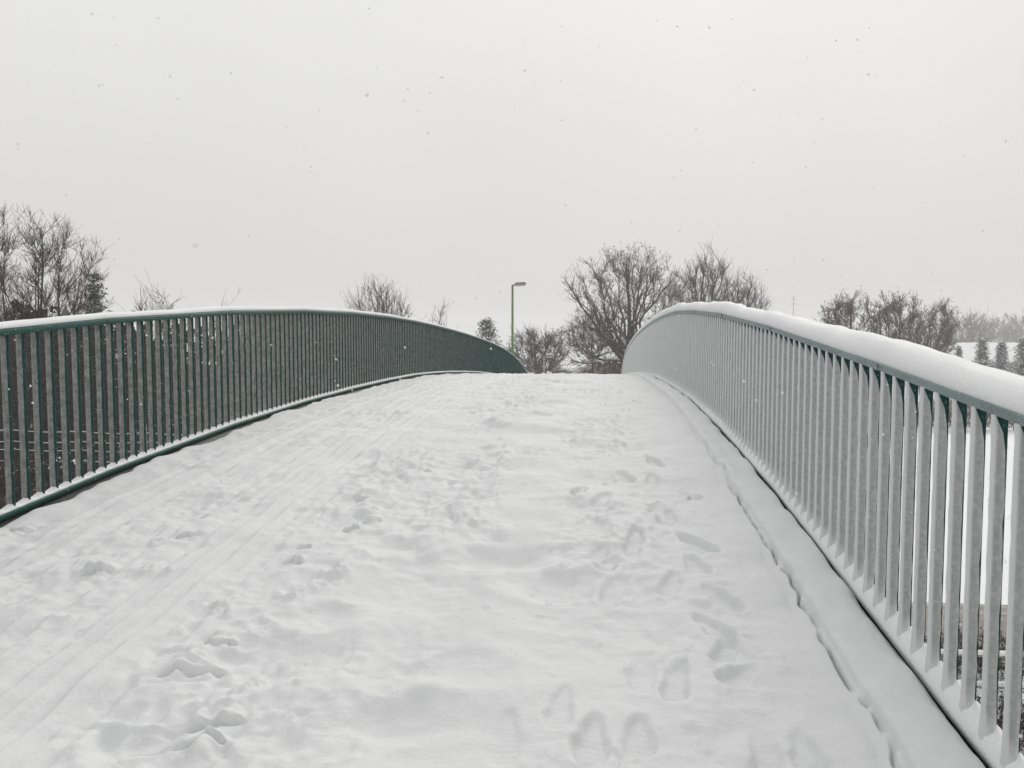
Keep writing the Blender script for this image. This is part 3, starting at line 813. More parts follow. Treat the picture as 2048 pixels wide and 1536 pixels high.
def bare_tree(name, label, loc, height, width, seed, limbs=10, low=0.18, fork=0.22, dens=1.0, tw=0.012, leaf=0.0, trunk_r=None, mat='twig', group=None, cat='tree',
              stems=1, up=0.25, lean=0.0, n2=90, n3=520, n4=2600, n5=2600, sweep_x=0.0, top_heavy=0.0, twl=0.75, fill=0.45, leafs=(0.035, 0.075), thin_out=0.5):
    """bare crown filling an uneven ellipsoid: limbs, branches, twigs"""
    r = np.random.default_rng(seed)
    root = empty(name, loc); tag(root, label, cat, group)
    rx_ = width / 2; zc = height * (0.5 + low / 2); rz_ = height * (1 - low) / 2
    ctr = np.array([lean, 0, zc])
    ph = r.uniform(0, 50, 2)
    def inside(n, shell):
        D = unit(r.standard_normal((n, 3)))
        q = r.uniform(0, 1, n) ** shell
        bump = 0.90 + 0.20 * vnoise(D[:, 0] * 2.3 + ph[0] + D[:, 1], D[:, 2] * 2.3 + ph[1], seed) + 0.10 * vnoise(D[:, 0] * 6 + ph[0], D[:, 2] * 6 + D[:, 1] * 4, seed + 1)
        E = D * (q * bump)[:, None] * np.array([rx_, rx_, rz_])
        E[:, 0] *= 1 + top_heavy * E[:, 2] / rz_; E[:, 1] *= 1 + top_heavy * E[:, 2] / rz_
        E[:, 0] += sweep_x * (E[:, 2] / rz_ + 1) * rx_ * 0.5
        return ctr + E
    tr = trunk_r or height * 0.017
    Ps, Rs = [], []
    zf = height * fork
    for s in range(stems):
        a = 6.28 * (s + r.random() * 0.6) / stems; o = 0.0 if stems == 1 else width * 0.07
        foot_ = np.array([[math.cos(a) * o, math.sin(a) * o, -0.3]])
        toph = height * (0.80 if stems == 1 else r.uniform(0.55, 0.9)); sp = 0.0 if stems == 1 else width * r.uniform(0.12, 0.33)
        top = np.array([[lean + math.cos(a) * sp + r.normal(0, 0.02) * width + sweep_x * rx_ * 0.5, math.sin(a) * sp, toph]])
        mid_ = np.array([[math.cos(a) * (o + sp * 0.3), math.sin(a) * (o + sp * 0.3), toph * 0.5]])
        P = bez(foot_, mid_, top, 10); P[:, 1:] += r.standard_normal((1, 9, 3)) * width * 0.008
        Ps.append(P); Rs.append(tr / stems ** 0.35 * np.linspace(1, 0.22, 10)[None])
    # limbs rise from the fork region to the outline
    n1 = limbs
    E = inside(n1 * 4, 0.12); E = E[(E[:, 2] > height * (low + 0.12))][:n1]
    n1 = len(E)
    si = r.integers(0, stems, n1)
    h0 = zf + (E[:, 2] - zf) * r.uniform(0.0, 0.35, n1)
    P0 = np.zeros((n1, 3)); R0 = np.zeros(n1)
    for i in range(n1):
        T = Ps[si[i]][0]; j = int(np.clip(np.searchsorted(T[:, 2], h0[i]), 1, 8)); P0[i] = T[j]; R0[i] = Rs[si[i]][0, j] * 0.62
    c = P0 * 0.55 + E * 0.45; c[:, 2] = P0[:, 2] + (E[:, 2] - P0[:, 2]) * 0.36
    P1 = bez(P0, c, E, 9); P1[:, 1:] += r.standard_normal((n1, 8, 3)) * width * 0.010
    R1 = R0[:, None] * np.linspace(1, 0.25, 9)[None]
    tv, tf, nv = [], [], 0
    for PP, RR, k in [(p, q, 8) for p, q in zip(Ps, Rs)] + [(P1, R1, 6)]:
        v, f = tubes(PP, RR, k); tv.append(v); tf.append(f + nv); nv += len(v)
    add('trunk', make_mesh('trunk', np.concatenate(tv), np.concatenate(tf), M['bark' if mat == 'twig' else mat], True), root)
    Ps.append(P1); Rs.append(R1)
    pts, tan, rad = flat(Ps, Rs)
    keep = pts[:, 2] > zf * 0.8; pts, tan, rad = pts[keep], tan[keep], rad[keep]
    cv, cf, nv = [], [], 0
    sc = max(width, height * 0.6) / 10.0
    last = None
    base = np.array([0.0, 0.0, zf * 0.9])
    for li, (n, m, k, sh, wob, rmin, ml) in enumerate(((int(n2 * dens), 7, 5, 0.30, 0.06, tw * 1.8, None), (int(n3 * dens), 5, 4, fill, 0.08, tw * 1.3, None),
                                       (int(n4 * dens * thin_out), 4, 3, fill, 0.0, tw * 0.85, twl * 1.3), (int(n5 * dens * thin_out), 3, 3, fill, 0.0, tw * 0.7, twl * 0.75))):
        if n <= 0: continue
        if li < 2:
            E = inside(n, sh)
            P, R = attach(r, E, pts, tan, rad, base, up=up, m=m, wob=wob, rmin=rmin, maxlen=ml)
        else:                                                       # twigs fan out along the wood they leave
            thin = np.flatnonzero(rad < np.quantile(rad, 0.85)); q = np.linalg.norm((pts[thin] - ctr) / np.array([rx_, rx_, rz_]), axis=1) + 0.15; i = r.choice(thin, n, p=q ** 1.5 / (q ** 1.5).sum())
            D0 = unit(tan[i] * 0.75 + unit(pts[i] - base) * 0.45 + r.standard_normal((n, 3)) * 0.48 + np.array([0, 0, up * 0.35]))
            P, R = grow(r, pts[i], D0, ml * r.uniform(0.35, 1.0, n), np.full(n, rmin), m, 0.10, 0.04 * (up - 0.1), 0.5)
        v, f = tubes(P, R, k); cv.append(v); cf.append(f + nv); nv += len(v)
        a, b_, c_ = flat([P], [R])
        pts = np.concatenate([pts, a]); tan = np.concatenate([tan, b_]); rad = np.concatenate([rad, c_])
        if len(pts) > 5200:
            s = r.choice(len(pts), 5200, replace=False); pts, tan, rad = pts[s], tan[s], rad[s]
        last = P
    mats = [M[mat]]
    quads = np.concatenate(cf); mi = np.zeros(len(quads), int)
    if leaf > 0:
        nl = int(leaf); tips = last[:, 1:].reshape(-1, 3)
        c = tips[r.integers(0, len(tips), nl)] + r.normal(0, 0.05, (nl, 3))
        a = unit(r.standard_normal((nl, 3))); bq = unit(np.cross(a, r.standard_normal((nl, 3))))
        s = r.uniform(*leafs, nl)[:, None]
        lv = np.stack([c - a * s, c + bq * s * 0.6, c + a * s, c - bq * s * 0.6], 1).reshape(-1, 3)
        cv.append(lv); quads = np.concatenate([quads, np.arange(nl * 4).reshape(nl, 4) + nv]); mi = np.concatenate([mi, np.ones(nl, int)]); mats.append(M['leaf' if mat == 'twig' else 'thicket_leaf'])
    add('crown', make_mesh('crown', np.concatenate(cv), quads, mats, False, mi), root)
    return root

def conifer(name, label, loc, height, width, seed, mat='needle', rows=24, group=None):
    """tiers of boughs, each bough a ragged spray of needle blades around a twig"""
    r = np.random.default_rng(seed)
    root = empty(name, loc); tag(root, label, 'conifer', group)
    P, R = grow(r, np.array([[0, 0, -0.2]]), np.array([[0, 0, 1.0]]), np.array([height * 1.0]), np.array([height * 0.02]), 8, 0.01, 0.02, 0.1)
    v, f = tubes(P, R, 6)
    add('trunk', make_mesh('trunk', v, f, M['bark'], True), root)
    C, Dv, Ls = [], [], []
    for i in range(rows):
        t = (i + 0.5 * r.random()) / rows; z = height * (0.05 + 0.95 * t)
        rad = width / 2 * (1 - t) ** 0.8 * r.uniform(0.6, 1.35) + 0.05 * height / 6
        nb = max(6, int(14 * (1 - 0.4 * t)))
        a = 2 * np.pi * (np.arange(nb) + r.random(nb)) / nb; rr = rad * r.uniform(0.55, 1.2, nb)
        droop = r.uniform(-0.45, 0.05, nb) * rr
        m = 44
        u = r.random((nb, m)) ** 0.7
        dirv = np.stack([np.cos(a), np.sin(a), np.zeros(nb)], 1)
        c = dirv[:, None] * (rr[:, None] * u)[..., None]; c[..., 2] = z + droop[:, None] * u ** 2 + r.normal(0, 0.02 * height / 6, u.shape)
        c += r.normal(0, 0.045 * width, c.shape) * np.array([1, 1, 0.8])
        d = dirv[:, None] + r.normal(0, .55, c.shape); d[..., 2] -= 0.1
        C.append(c.reshape(-1, 3)); Dv.append(unit(d).reshape(-1, 3)); Ls.append(np.full(nb * m, 1.0))
    C, Dv = np.concatenate(C), np.concatenate(Dv); n = len(C)
    L = r.uniform(0.06, 0.15, n)[:, None] * (0.4 + 0.25 * width)
    w = unit(np.cross(Dv, [0, 0, 1.0]) + r.normal(0, 0.5, (n, 3))) * L * 0.30
    V = np.stack([C - Dv * L * 0.3, C + w, C + Dv * L, C - w], 1).reshape(-1, 3)
    add('crown', make_mesh('crown', V, np.arange(n * 4).reshape(n, 4), M[mat]), root)
    return root

def foot(px, depth, dz=0.0):
    p = at(px, 700, depth); z = float(ground_z(np.array([p.x]), np.array([p.y]))[0])
    return Vector((p.x, p.y, z + dz))

def tree_to(px, py_top, depth, wpx, **kw):
    """tree standing on the ground whose crown reaches photo row py_top and is wpx photo pixels wide"""
    p = foot(px, depth); h = at(px, py_top, depth).z - p.z
    return dict(loc=p, height=h, width=wpx * depth / F_PX, **kw)

GT = 'bare trees beyond the crest of the footbridge'
GL = 'bare trees behind the green railing'
GR = 'brown bushes beyond the snow capped railing'
bare_tree('bare_tree', 'tallest bare tree with a broad fan of branches beyond the bridge crest', seed=11, limbs=26, low=0.12, fork=0.15, tw=0.0105, trunk_r=0.30, leaf=3500, up=0.12, n2=160, n3=800, n4=3600, n5=6000, twl=0.8, thin_out=1.0, group=GT, **tree_to(1258, 454, 60, 300))
bare_tree('bare_tree', 'bare tree with upswept branches between the tallest tree and the smaller one', seed=12, limbs=18, low=0.2, tw=0.014, up=0.45, n2=100, n3=600, n4=3000, n5=3000, twl=0.95, thin_out=0.75, sweep_x=0.12, group=GT, **tree_to(1396, 494, 67, 160))
bare_tree('bare_tree', 'smaller bare tree showing above the highest stretch of the thick snow cap', seed=13, limbs=16, low=0.2, tw=0.014, up=0.4, n2=80, n3=450, n4=2400, n5=2400, twl=1.0, sweep_x=0.15, group=GT, **tree_to(1470, 532, 70, 120))
bare_tree('bare_tree', 'low spreading bare tree behind the short snowy lamp', seed=14, limbs=16, low=0.10, tw=0.016, up=0.0, n2=110, n3=500, n4=3000, n5=3600, thin_out=1.0, group=GT, **tree_to(1076, 655, 70, 130))
bare_tree('bare_tree', 'bare tree with drooping side branches left of the tallest tree', seed=15, limbs=14, low=0.48, fork=0.4, tw=0.014, up=0.05, n2=70, n3=260, n4=1300, n5=1300, leaf=200, group=GT, **tree_to(1186, 622, 62, 135))
bare_tree('bare_tree', 'round bare tree alone above the middle of the green railing', seed=16, limbs=20, low=0.3, fork=0.3, tw=0.013, up=0.5, n2=80, n3=450, n4=1800, n5=1600, twl=1.0, group=GL, **tree_to(765, 545, 58, 135))
bare_tree('bare_tree', 'big many stemmed bare tree at the left edge above the green railing', seed=17, limbs=30, stems=7, low=0.22, fork=0.2, tw=0.0085, up=0.40, n2=140, n3=700, n4=3200, n5=4200, twl=0.6, top_heavy=0.1, thin_out=1.3, group=GL, **tree_to(70, 412, 30, 285))
bare_tree('bare_tree', 'pale thin bare tree half cut off by the left picture edge', seed=18, limbs=14, low=0.15, tw=0.010, n2=60, n3=250, n4=1500, n5=1500, group=GL, **tree_to(-40, 530, 42, 200))
bare_tree('bare_tree', 'small bare tree top peeping over the green railing beside the dark conifer', seed=19, limbs=16, stems=3, low=0.2, tw=0.010, up=0.5, n2=60, n3=320, n4=1000, n5=900, group=GL, **tree_to(318, 566, 38, 130))
bare_tree('bare_tree', 'few thin twigs just showing above the green railing near its highest point', seed=20, limbs=10, stems=2, low=0.25, tw=0.010, up=0.5, n2=40, n3=160, n4=500, n5=400, group=GL, **tree_to(450, 596, 40, 70))
bare_tree('bare_tree', 'slender sparse sapling over the falling end of the green railing', seed=21, limbs=8, low=0.3, tw=0.011, up=0.5, n2=30, n3=120, n4=300, n5=300, group=GL, **tree_to(880, 606, 55, 50))
conifer('conifer', 'dark conifer in front of the big many stemmed bare tree', seed=31, **tree_to(193, 545, 31, 125))
conifer('conifer', 'small dark conifer beside the tall green lamp post', seed=32, mat='needle_snow', **tree_to(973, 638, 57, 125))
for i, (px, py, w) in enumerate([(1965, 678, 72), (2003, 684, 66), (2046, 676, 70), (1918, 692, 40)]):
    lab = ['snow dusted conifer before the long snowy roof, between two others', 'squat snow dusted conifer second from the right picture edge', 'snow dusted conifer cut by the right picture edge', 'smallest snow dusted conifer before the long snowy roof'][i]
    conifer('conifer', lab, seed=40 + i, mat='needle_snow', group='snow dusted conifers before the long roof', **tree_to(px, py, 62 + i, w))
for i, (px, py, dep, w, lab) in enumerate([
        (1692, 572, 62, 115, 'dense rusty brown bush, tallest of those beyond the snow capped railing'),
        (1790, 580, 66, 115, 'dense brown bush next to the rusty tallest one'),
        (1852, 600, 74, 100, 'bush with branches swept to the right beside the dense brown ones'),
        (1935, 622, 190, 120, 'hazy grey tree above the long snowy roof'),
        (2050, 622, 230, 120, 'faint grey tree at the right picture edge above the long roof'),
        (1990, 638, 260, 120, 'faintest low tree between the two hazy ones')]):
    bare_tree('bushy_tree', lab, seed=50 + i, limbs=18, low=0.06, fork=0.1, tw=0.016 if dep < 90 else 0.05, thin_out=1.9 if dep < 90 else 1.3, leaf=(12000, 10000, 5000, 800, 600, 600)[i], leafs=(0.03, 0.055), up=0.3, twl=0.75 if dep < 90 else 1.6, sweep_x=(0, 0, 0.25, 0, 0, 0)[i], n2=70, n3=240, n4=1100, n5=1200, group=GR, stems=3, **tree_to(px, py, dep, w))
for i, (px, py, dep, w) in enumerate([(1500, 705, 80, 200), (1620, 700, 84, 200), (1238, 700, 58, 90), (1860, 680, 78, 90)]):
    lab = ['low tangle of bare twigs behind the middle of the thick snow cap', 'low tangle of bare twigs below the rusty brown bush', 'dark undergrowth at the foot of the tallest bare tree', 'snowy scrub between the swept bush and the long snowy roof'][i]
    bare_tree('scrub', lab, seed=60 + i, limbs=14, low=0.03, fork=0.05, tw=0.014, stems=4, n2=50, n3=220, n4=1200, n5=1200, leaf=600, cat='scrub', group='scrub beyond the bridge', **tree_to(px, py, dep, w))

# thicket behind the green railing
tl = ['brown thicket shrub behind the first bars of the green railing', 'brown thicket shrub below the big many stemmed tree', 'brown thicket shrub below the dark conifer', 'brown thicket shrub right of the dark conifer',
      'brown thicket shrub below the small bare tree top', 'brown thicket shrub behind the rising middle of the green railing', 'brown thicket shrub farthest along the green railing', 'brown thicket shrub at the very left behind the railing',
      'dense lower thicket behind the wire fence at the left', 'dense lower thicket behind the wire fence towards the middle', 'low dark shrub in front of the pipe rail at the lowest left bars']
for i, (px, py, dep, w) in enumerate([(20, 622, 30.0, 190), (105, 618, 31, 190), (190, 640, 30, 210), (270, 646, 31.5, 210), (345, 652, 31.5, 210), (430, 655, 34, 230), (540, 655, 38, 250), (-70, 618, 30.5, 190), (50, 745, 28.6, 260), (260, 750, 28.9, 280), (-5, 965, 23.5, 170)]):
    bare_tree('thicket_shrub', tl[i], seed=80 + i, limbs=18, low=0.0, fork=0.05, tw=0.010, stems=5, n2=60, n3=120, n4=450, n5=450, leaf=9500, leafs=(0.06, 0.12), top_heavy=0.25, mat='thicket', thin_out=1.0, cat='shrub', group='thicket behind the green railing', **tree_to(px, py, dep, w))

# ------------------------------------------------------------------ fences below the bridge
def rail_fence(name, label, a, b, hts, rad, n_post, snow=0.03, posts=True):
    a, b = Vector(a), Vector(b)
    root = empty(name, a); root.location = a; tag(root, label, 'fence')
    d = b - a; rz = math.atan2(d.y, d.x)
    for i in range(n_post):
        p = d * (i / (n_post - 1))
        MB().tube([p + Vector((0, 0, -0.3)), p + Vector((0, 0, max(hts) + 0.02))], 0.03, 8).build('post', M['galv'], root, True)
    for h in hts:
        ro = MB().tube([Vector((0, 0, h)), d + Vector((0, 0, h))], rad, 8).build('rail', M['galv'], root, True)
        if snow:
            ns = 60; sv = []
            nrm = Vector((-d.y, d.x, 0)).normalized()
            for i in range(ns + 1):
                t = i / ns; p = d * t; hh = snow * (1 + 0.4 * float(vnoise(np.array([t * 23 + h * 7]), np.array([0.5]), 5)[0]))
                for o, z in ((-1.0, 0.2), (-1.05, 0.6), (-0.5, 1.0), (0.5, 1.0), (1.05, 0.6), (1.0, 0.2)):
                    sv.append(p + nrm * (o * rad * 1.1) + Vector((0, 0, h + z * (rad + hh) )))
            k = 6; sf = []
            for i in range(ns):
                for j in range(k - 1): sf.append((i * k + j, (i + 1) * k + j, (i + 1) * k + j + 1, i * k + j + 1))
            add('snow_cap', make_mesh('snow_cap', sv, sf, M['snow_cap'], True), ro)
    return root

rail_fence('roadside_fence', 'two rail pipe fence with snow on its rails beside the slushy road', (5.5, 12.9, 0), (24, 12.9, 0), (0.48, 0.98), 0.030, 8, 0.055)
wl0, wl1 = foot(-120, 25.0), foot(420, 25.5)
root = empty('wire_fence', wl0); tag(root, 'tall wire fence with snow lined wires before the brown thicket', 'fence')
d = wl1 - wl0; d.z = 0
for i in range(5):
    p = d * (i / 4); MB().tube([p + Vector((0, 0, -0.4)), p + Vector((0, 0, 3.15))], 0.03, 6).build('post', M['galv'], root, True)
for h0, h1 in ((3.05, 2.80), (2.66, 2.54), (2.42, 2.24), (2.05, 1.93)):
    pts = [d * (i / 24) + Vector((0, 0, h0 + (h1 - h0) * i / 24 - 0.05 * math.sin(math.pi * ((i / 6) % 1)))) for i in range(25)]
    w = MB().tube(pts, 0.006, 5).build('wire', M['galv'], root, True)
    MB().tube([p + Vector((0, 0, 0.012)) for p in pts], [0.009 * (0.6 + 0.7 * rng.random()) for _ in pts], 5).build('snow_line', M['snow_cap'], w, True)
a, b2 = foot(-80, 24.0), foot(115, 24.5)
rail_fence('pipe_rail', 'short single pipe rail with snow on it before the wire fence', a, b2, (1.86,), 0.035, 3, 0.05)

# low hedges and scrub seen between the bars on the right
def hedge(name, label, px0, px1, depth, height, thick, n, seed):
    r = np.random.default_rng(seed)
    a, b = foot(px0, depth), foot(px1, depth)
    root = empty(name, a); tag(root, label, 'hedge', 'hedges beyond the snowy field')
    d = b - a; L = d.length; u = d.normalized(); nn = Vector((-u.y, u.x, 0))
    t = r.uniform(0, L, n); o = r.uniform(-thick / 2, thick / 2, n); z = r.uniform(0, height, n)
    P0 = t[:, None] * np.array(u)[None] + o[:, None] * np.array(nn)[None]; P0[:, 2] = z * 0.75
    D0 = r.standard_normal((n, 3)) * 0.5; D0[:, 2] = np.abs(D0[:, 2]) + 0.5; D0 /= np.linalg.norm(D0, axis=1, keepdims=True)
    P, R = grow(r, P0, D0, r.uniform(0.25, 0.6, n), np.full(n, 0.012), 3, 0.2, 0.0, 0.5)
    v, f = tubes(P, R, 3)
    add('twigs', make_mesh('twigs', v, f, M['twig']), root)
    ns = max(4, int(L / 1.2)); mb = MB()
    for i in range(ns):
        p = d * ((i + 0.5) / ns); mb.tube([p + Vector((0, 0, -0.2)), p + Vector((r.normal(0, .1), 0, height * 0.8))], [0.03, 0.012], 5)
    mb.build('stems', M['bark'], root)
    return root
hedge('hedge', 'dark clipped hedge along the far side of the snowy field', 1700, 2250, 50, 1.35, 1.0, 5500, 1)
hedge('hedge', 'farther snowy hedge below the row of dusted conifers', 1750, 2250, 58, 1.7, 1.2, 4200, 2)
for i, (px, dep, h, w) in enumerate([(1915, 13.7, 0.75, 1.3), (1985, 13.8, 0.8, 1.4), (2050, 13.7, 0.75, 1.4), (1965, 11.3, 0.6, 1.0), (2030, 11.2, 0.65, 1.1), (2090, 11.3, 0.6, 1.1)]):
    x, y, z = foot(px, dep)
    lab = ['leafless bramble behind the pipe fence, closest to the bridge', 'leafless bramble behind the pipe fence, middle of three', 'leafless bramble behind the pipe fence at the right picture edge', 'small leafless bramble on the snowy bank close to the railing', 'small leafless bramble on the snowy bank below the lower fence rail', 'small leafless bramble at the outer end of the snowy bank'][i]
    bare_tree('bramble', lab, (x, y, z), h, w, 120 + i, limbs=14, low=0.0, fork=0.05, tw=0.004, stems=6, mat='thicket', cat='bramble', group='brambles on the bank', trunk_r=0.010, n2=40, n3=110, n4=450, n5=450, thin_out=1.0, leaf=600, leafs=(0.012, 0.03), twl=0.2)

# dry weed stalks poking out of the field snow
r = np.random.default_rng(9)
n = 900
x = r.uniform(6, 45, n); y = r.uniform(21, 50, n)
P0 = np.stack([x, y, ground_z(x, y) - 0.02], 1); D0 = np.stack([r.normal(0, .5, n), r.normal(0, .5, n), np.ones(n)], 1); D0 /= np.linalg.norm(D0, axis=1, keepdims=True)
P, R = grow(r, P0, D0, r.uniform(0.05, 0.22, n), np.full(n, 0.006), 3, 0.25, 0, 0.5)
v, f = tubes(P, R, 3)
w = add('weed_stalks', make_mesh('weed_stalks', v, f, M['thicket'])); tag(w, 'thin dry weed stalks poking through the field snow', 'weeds', kind='stuff')

# ------------------------------------------------------------------ lamps
def lamp(name, label, px, py_head, depth, pole_mat, pole_r, head_len, snow):
    p = foot(px, depth); h = at(px, py_head, depth).z - p.z
    root = empty(name, p); tag(root, label, 'street lamp', 'street lamps beyond the crest')
    ux = Vector((math.cos(YAW), math.sin(YAW), 0))              # heads point across the view
    MB().tube([Vector((0, 0, -0.3)), Vector((0, 0, 1.2))], pole_r * 1.5, 10).build('base', pole_mat, root, True)
    MB().tube([Vector((0, 0, 1.2)), Vector((0, 0, h * 0.6)), Vector((0, 0, h))], [pole_r * 1.1, pole_r * 0.95, pole_r * 0.8], 10).build('column', pole_mat, root, True)
    MB().tube([Vector((0, 0, h - 0.03)), ux * (head_len * 0.3) + Vector((0, 0, h + 0.02))], pole_r * 0.6, 8).build('arm', M['lamp_grey'], root, True)
    # housing: flattened tapering shell
    prof = [(0.12, 0.25, 0.35), (0.22, 0.62, 0.75), (0.45, 1.0, 1.0), (0.75, 1.0, 0.95), (0.93, 0.8, 0.7), (1.0, 0.45, 0.35)]
    def shell(zlo, zhi, grow_, mat, nm, par, z_shift=0.0):
        v, fcs = [], []; k = 10
        for t, ww, hh in prof:
            for j in range(k):
                a = 2 * math.pi * j / k; c, s = math.cos(a), math.sin(a)
                zz = (zhi if s > 0 else zlo) * hh * abs(s) ** 0.8 * (1 if s > 0 else -1)
                q = ux * (head_len * (0.05 + t)) + Vector((-ux.y, ux.x, 0)) * (c * 0.15 * head_len / 0.7 * ww * grow_) + Vector((0, 0, h + 0.03 + zz + z_shift + 0.04 * t))
                v.append(q)
        for i in range(len(prof) - 1):
            for j in range(k): fcs.append((i * k + j, i * k + (j + 1) % k, (i + 1) * k + (j + 1) % k, (i + 1) * k + j))
        fcs.append(tuple(range(k))[::-1]); fcs.append(tuple((len(prof) - 1) * k + j for j in range(k)))
        return add(nm, make_mesh(nm, v, fcs, mat, True), par)
    s = head_len / 0.7
    hd = shell(0.06 * s, 0.11 * s, 1.0, M['lamp_grey'], 'head', root)
    shell(0.085 * s, 0.01 * s, 0.82, M['lens'], 'lens', hd, -0.05 * s)
    shell(0.005, 0.06 * s * snow, 0.9, M['snow_cap'], 'snow_cap', hd, 0.085 * s)
    return root
lamp('street_lamp', 'tall lamp on a mossy green post above the end of the green railing', 1025, 570, 45, M['pole'], 0.075, 0.72, 0.7)
lamp('street_lamp', 'short distant lamp with a snow covered head before the low bare tree', 1088, 713, 58, M['galv'], 0.055, 0.66, 1.5)

# thin mast far off
p = foot(1585, 140); h = at(1585, 592, 140).z - p.z
root = empty('mast', p); tag(root, 'thin distant mast between the smaller bare tree and the rusty bush', 'mast')
MB().tube([Vector((0, 0, -0.5)), Vector((0, 0, h))], [0.09, 0.05], 6).build('pole', M['galv'], root)
MB().box((0, 0, h - 1.4), (1.2, 0.08, 0.08)).box((0, 0, h - 0.6), (0.7, 0.08, 0.08)).build('crossbar', M['galv'], root)

# ------------------------------------------------------------------ buildings
def house(name, label, loc, w, dpt, eave, ridge, rz, wall_mat, over=0.35, rows=(), cat='house'):
    """ridge along local X, gables at +-X"""
    root = empty(name, loc); root.rotation_euler = (0, 0, rz); tag(root, label, cat)
    wv = [(-w/2, -dpt/2, -0.4), (w/2, -dpt/2, -0.4), (w/2, dpt/2, -0.4), (-w/2, dpt/2, -0.4), (-w/2, -dpt/2, eave), (w/2, -dpt/2, eave), (w/2, dpt/2, eave), (-w/2, dpt/2, eave), (-w/2, 0, ridge), (w/2, 0, ridge)]
    wf = [(0, 1, 5, 4), (1, 2, 6, 9, 5), (2, 3, 7, 6), (3, 0, 4, 8, 7)]
    MB().poly(wv, wf).build('wall', wall_mat, root)
    sl = (ridge - eave) / (dpt / 2); th = 0.12
    for nm, mat, o0, o1 in (('roof', M['render'], 0.02, 0.14), ('roof_snow', M['snow_cap'], 0.143, 0.30)):
        v = []
        for x in (-w/2 - over, w/2 + over):
            yy = dpt / 2 + over
            v += [(x, -yy, eave - sl * over + o0), (x, 0, ridge + o0), (x, yy, eave - sl * over + o0), (x, yy, eave - sl * over + o1), (x, 0, ridge + o1), (x, -yy, eave - sl * over + o1)]
        f = [(0, 1, 4, 5), (1, 2, 3, 4), (6, 11, 10, 7), (7, 10, 9, 8), (5, 4, 10, 11), (4, 3, 9, 10), (1, 0, 6, 7), (2, 1, 7, 8), (0, 5, 11, 6), (3, 2, 8, 9)]
        MB().poly(v, f).build(nm, mat, root)
    for x in (-w/2 - over - 0.02, w/2 + over + 0.02):                     # barge boards
        for sgn in (-1, 1):
            yy = dpt / 2 + over
            MB().poly([(x - .03, sgn * yy, eave - sl * over - 0.16), (x - .03, 0, ridge - 0.16), (x - .03, 0, ridge + 0.10), (x - .03, sgn * yy, eave - sl * over + 0.10),
                       (x + .03, sgn * yy, eave - sl * over - 0.16), (x + .03, 0, ridge - 0.16), (x + .03, 0, ridge + 0.10), (x + .03, sgn * yy, eave - sl * over + 0.10)],
                      [(0, 1, 2, 3), (7, 6, 5, 4), (0, 4, 5, 1), (1, 5, 6, 2), (2, 6, 7, 3), (3, 7, 4, 0)]).build('barge_board', M['white_trim'], root)
    for (x, y, z, sx, sy, sz) in rows:
        fr = MB().box((x, y, z), (sx, sy, sz)).build('window', M['white_trim'], root)
        MB().box((x * 1.0 + (0.02 * np.sign(x) if sx < sy else 0), y + (0.02 * np.sign(y) if sy < sx else 0), z), (sx - 0.12 if sx > sy else sx, sy - 0.12 if sy > sx else sy, sz - 0.14)).build('pane', M['window'], fr)
    return root
p = foot(1168, 80)
hr = at(1168, 716, 80).z
house('house', 'low brick house with a snowy gable roof between the bare trees', p + Vector((0, 4, 0)), 9.0, 7.0, 2.4, hr - p.z - 0.3, math.radians(-62), M['brick'],
      rows=[(4.5, -1.5, 1.5, 0.08, 1.2, 1.2), (4.5, 1.5, 1.5, 0.08, 1.2, 1.2), (-2, -3.5, 1.4, 1.3, 0.08, 1.2), (2, -3.5, 1.4, 1.3, 0.08, 1.2)])
p = foot(2060, 88)
hz = at(2040, 685, 88).z
house('long_building', 'long low building with a wide snow covered roof behind the dusted conifers', p, 22.0, 9.0, hz - p.z - 2.0, hz - p.z - 0.3, math.radians(5), M['render'], 0.5,
      rows=[(-8, -4.5, 1.6, 1.6, 0.08, 1.2), (-4, -4.5, 1.6, 1.6, 0.08, 1.2), (0, -4.5, 1.6, 1.6, 0.08, 1.2), (4, -4.5, 1.6, 1.6, 0.08, 1.2)], cat='building')
p = foot(-20, 44); hz = at(0, 600, 44).z
house('shed', 'dark building with a snowy roof edge behind the big tree at the left', p + Vector((-1.5, 2, 0)), 7.0, 6.0, hz - p.z - 1.6, hz - p.z, math.radians(20), M['render'], 0.4, cat='building')

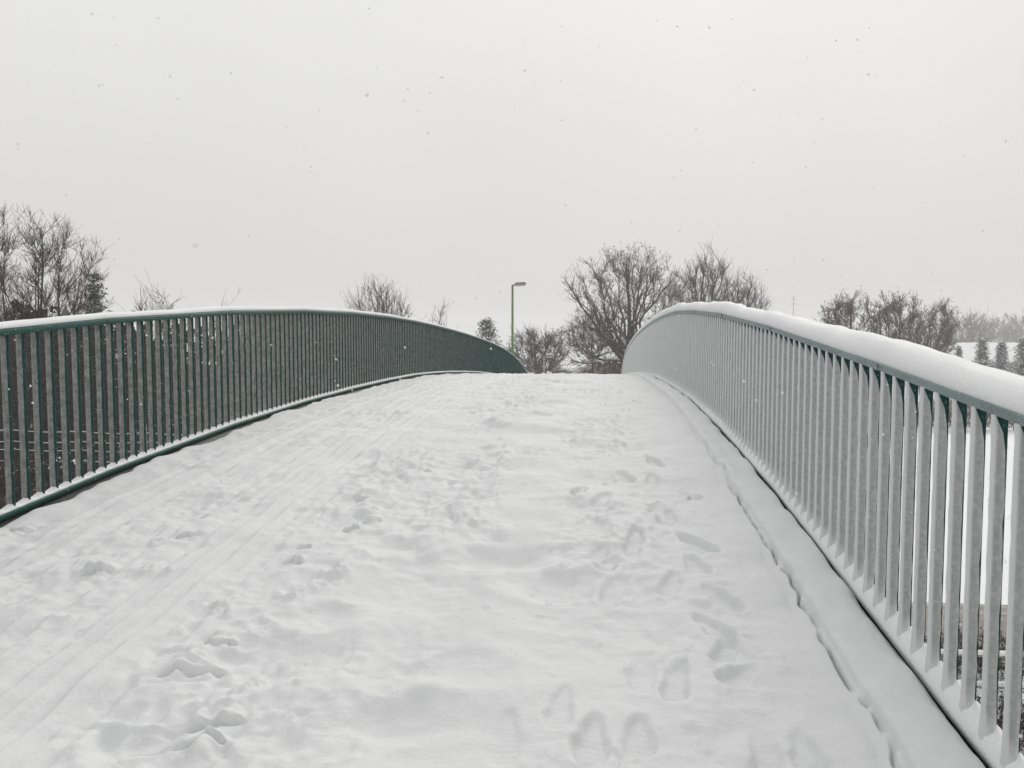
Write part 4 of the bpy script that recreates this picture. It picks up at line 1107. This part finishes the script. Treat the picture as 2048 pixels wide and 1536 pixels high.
# ------------------------------------------------------------------ falling snow
r = np.random.default_rng(77)
n = 24000
dep = 0.9 + 24 * r.random(n) ** 0.75
dep[:40] = r.uniform(0.5, 0.9, 40)
u = r.uniform(-0.9, 0.9, n); vv = r.uniform(-0.75, 0.75, n)
fx = u * dep; fz = vv * dep + CAMZ
wxx = fx * _cy - dep * _sy; wyy = fx * _sy + dep * _cy
gz = np.where((wxx > -3.6) & (wxx < 1.4), CAMZ + S(wyy) + 0.1, ground_z(wxx, wyy) + 0.1)
ok = fz > gz
C = np.stack([wxx, wyy, fz], 1)[ok]; n = len(C)
s = r.uniform(0.0011, 0.0027, n) * np.where(r.random(n) < 0.05, 1.5, 1.0)
dist = np.linalg.norm(C - np.array([0, 0, CAMZ]), axis=1); s = np.where(dist < 1.2, s * 0.75, s)
oct_ = np.array([[1, 0, 0], [-1, 0, 0], [0, 1, 0], [0, -1, 0], [0, 0, 1], [0, 0, -1.0]])
of = np.array([[0, 2, 4], [2, 1, 4], [1, 3, 4], [3, 0, 4], [2, 0, 5], [1, 2, 5], [3, 1, 5], [0, 3, 5]])
ang = r.uniform(0, 6.28, n); ca, sa = np.cos(ang), np.sin(ang)
O = np.repeat(oct_[None], n, 0) * s[:, None, None] * r.uniform(0.8, 1.25, (n, 6, 1)) * r.uniform(0.7, 1.3, (n, 1, 3))
O[:, :, 0], O[:, :, 2] = O[:, :, 0] * ca[:, None] - O[:, :, 2] * sa[:, None], O[:, :, 0] * sa[:, None] + O[:, :, 2] * ca[:, None]
V = C[:, None, :] + O
Fc = (np.arange(n)[:, None, None] * 6 + of[None]).reshape(-1, 3)
fl = add('falling_snow', make_mesh('falling_snow', V.reshape(-1, 3), Fc, M['flake'], True))
tag(fl, 'snowflakes drifting down through the air', 'snowflakes', kind='stuff')

# ------------------------------------------------------------------ haze of the snowfall
mb = MB().box((0, 0, 6.5), (900, 900, 15.0 + 1.0))
hz_m = bpy.data.materials.new('snowy_air'); hz_m.use_nodes = True
ht = hz_m.node_tree; ht.nodes.clear()
ho = ht.nodes.new('ShaderNodeOutputMaterial'); hv = ht.nodes.new('ShaderNodeVolumePrincipled')
hv.inputs['Color'].default_value = (0.93, 0.935, 0.94, 1); hv.inputs['Density'].default_value = 0.0018
hv.inputs['Anisotropy'].default_value = 0.0
ht.links.new(hv.outputs[0], ho.inputs['Volume'])
hz = mb.build('haze', hz_m); tag(hz, 'pale snowy air', 'haze', kind='stuff')
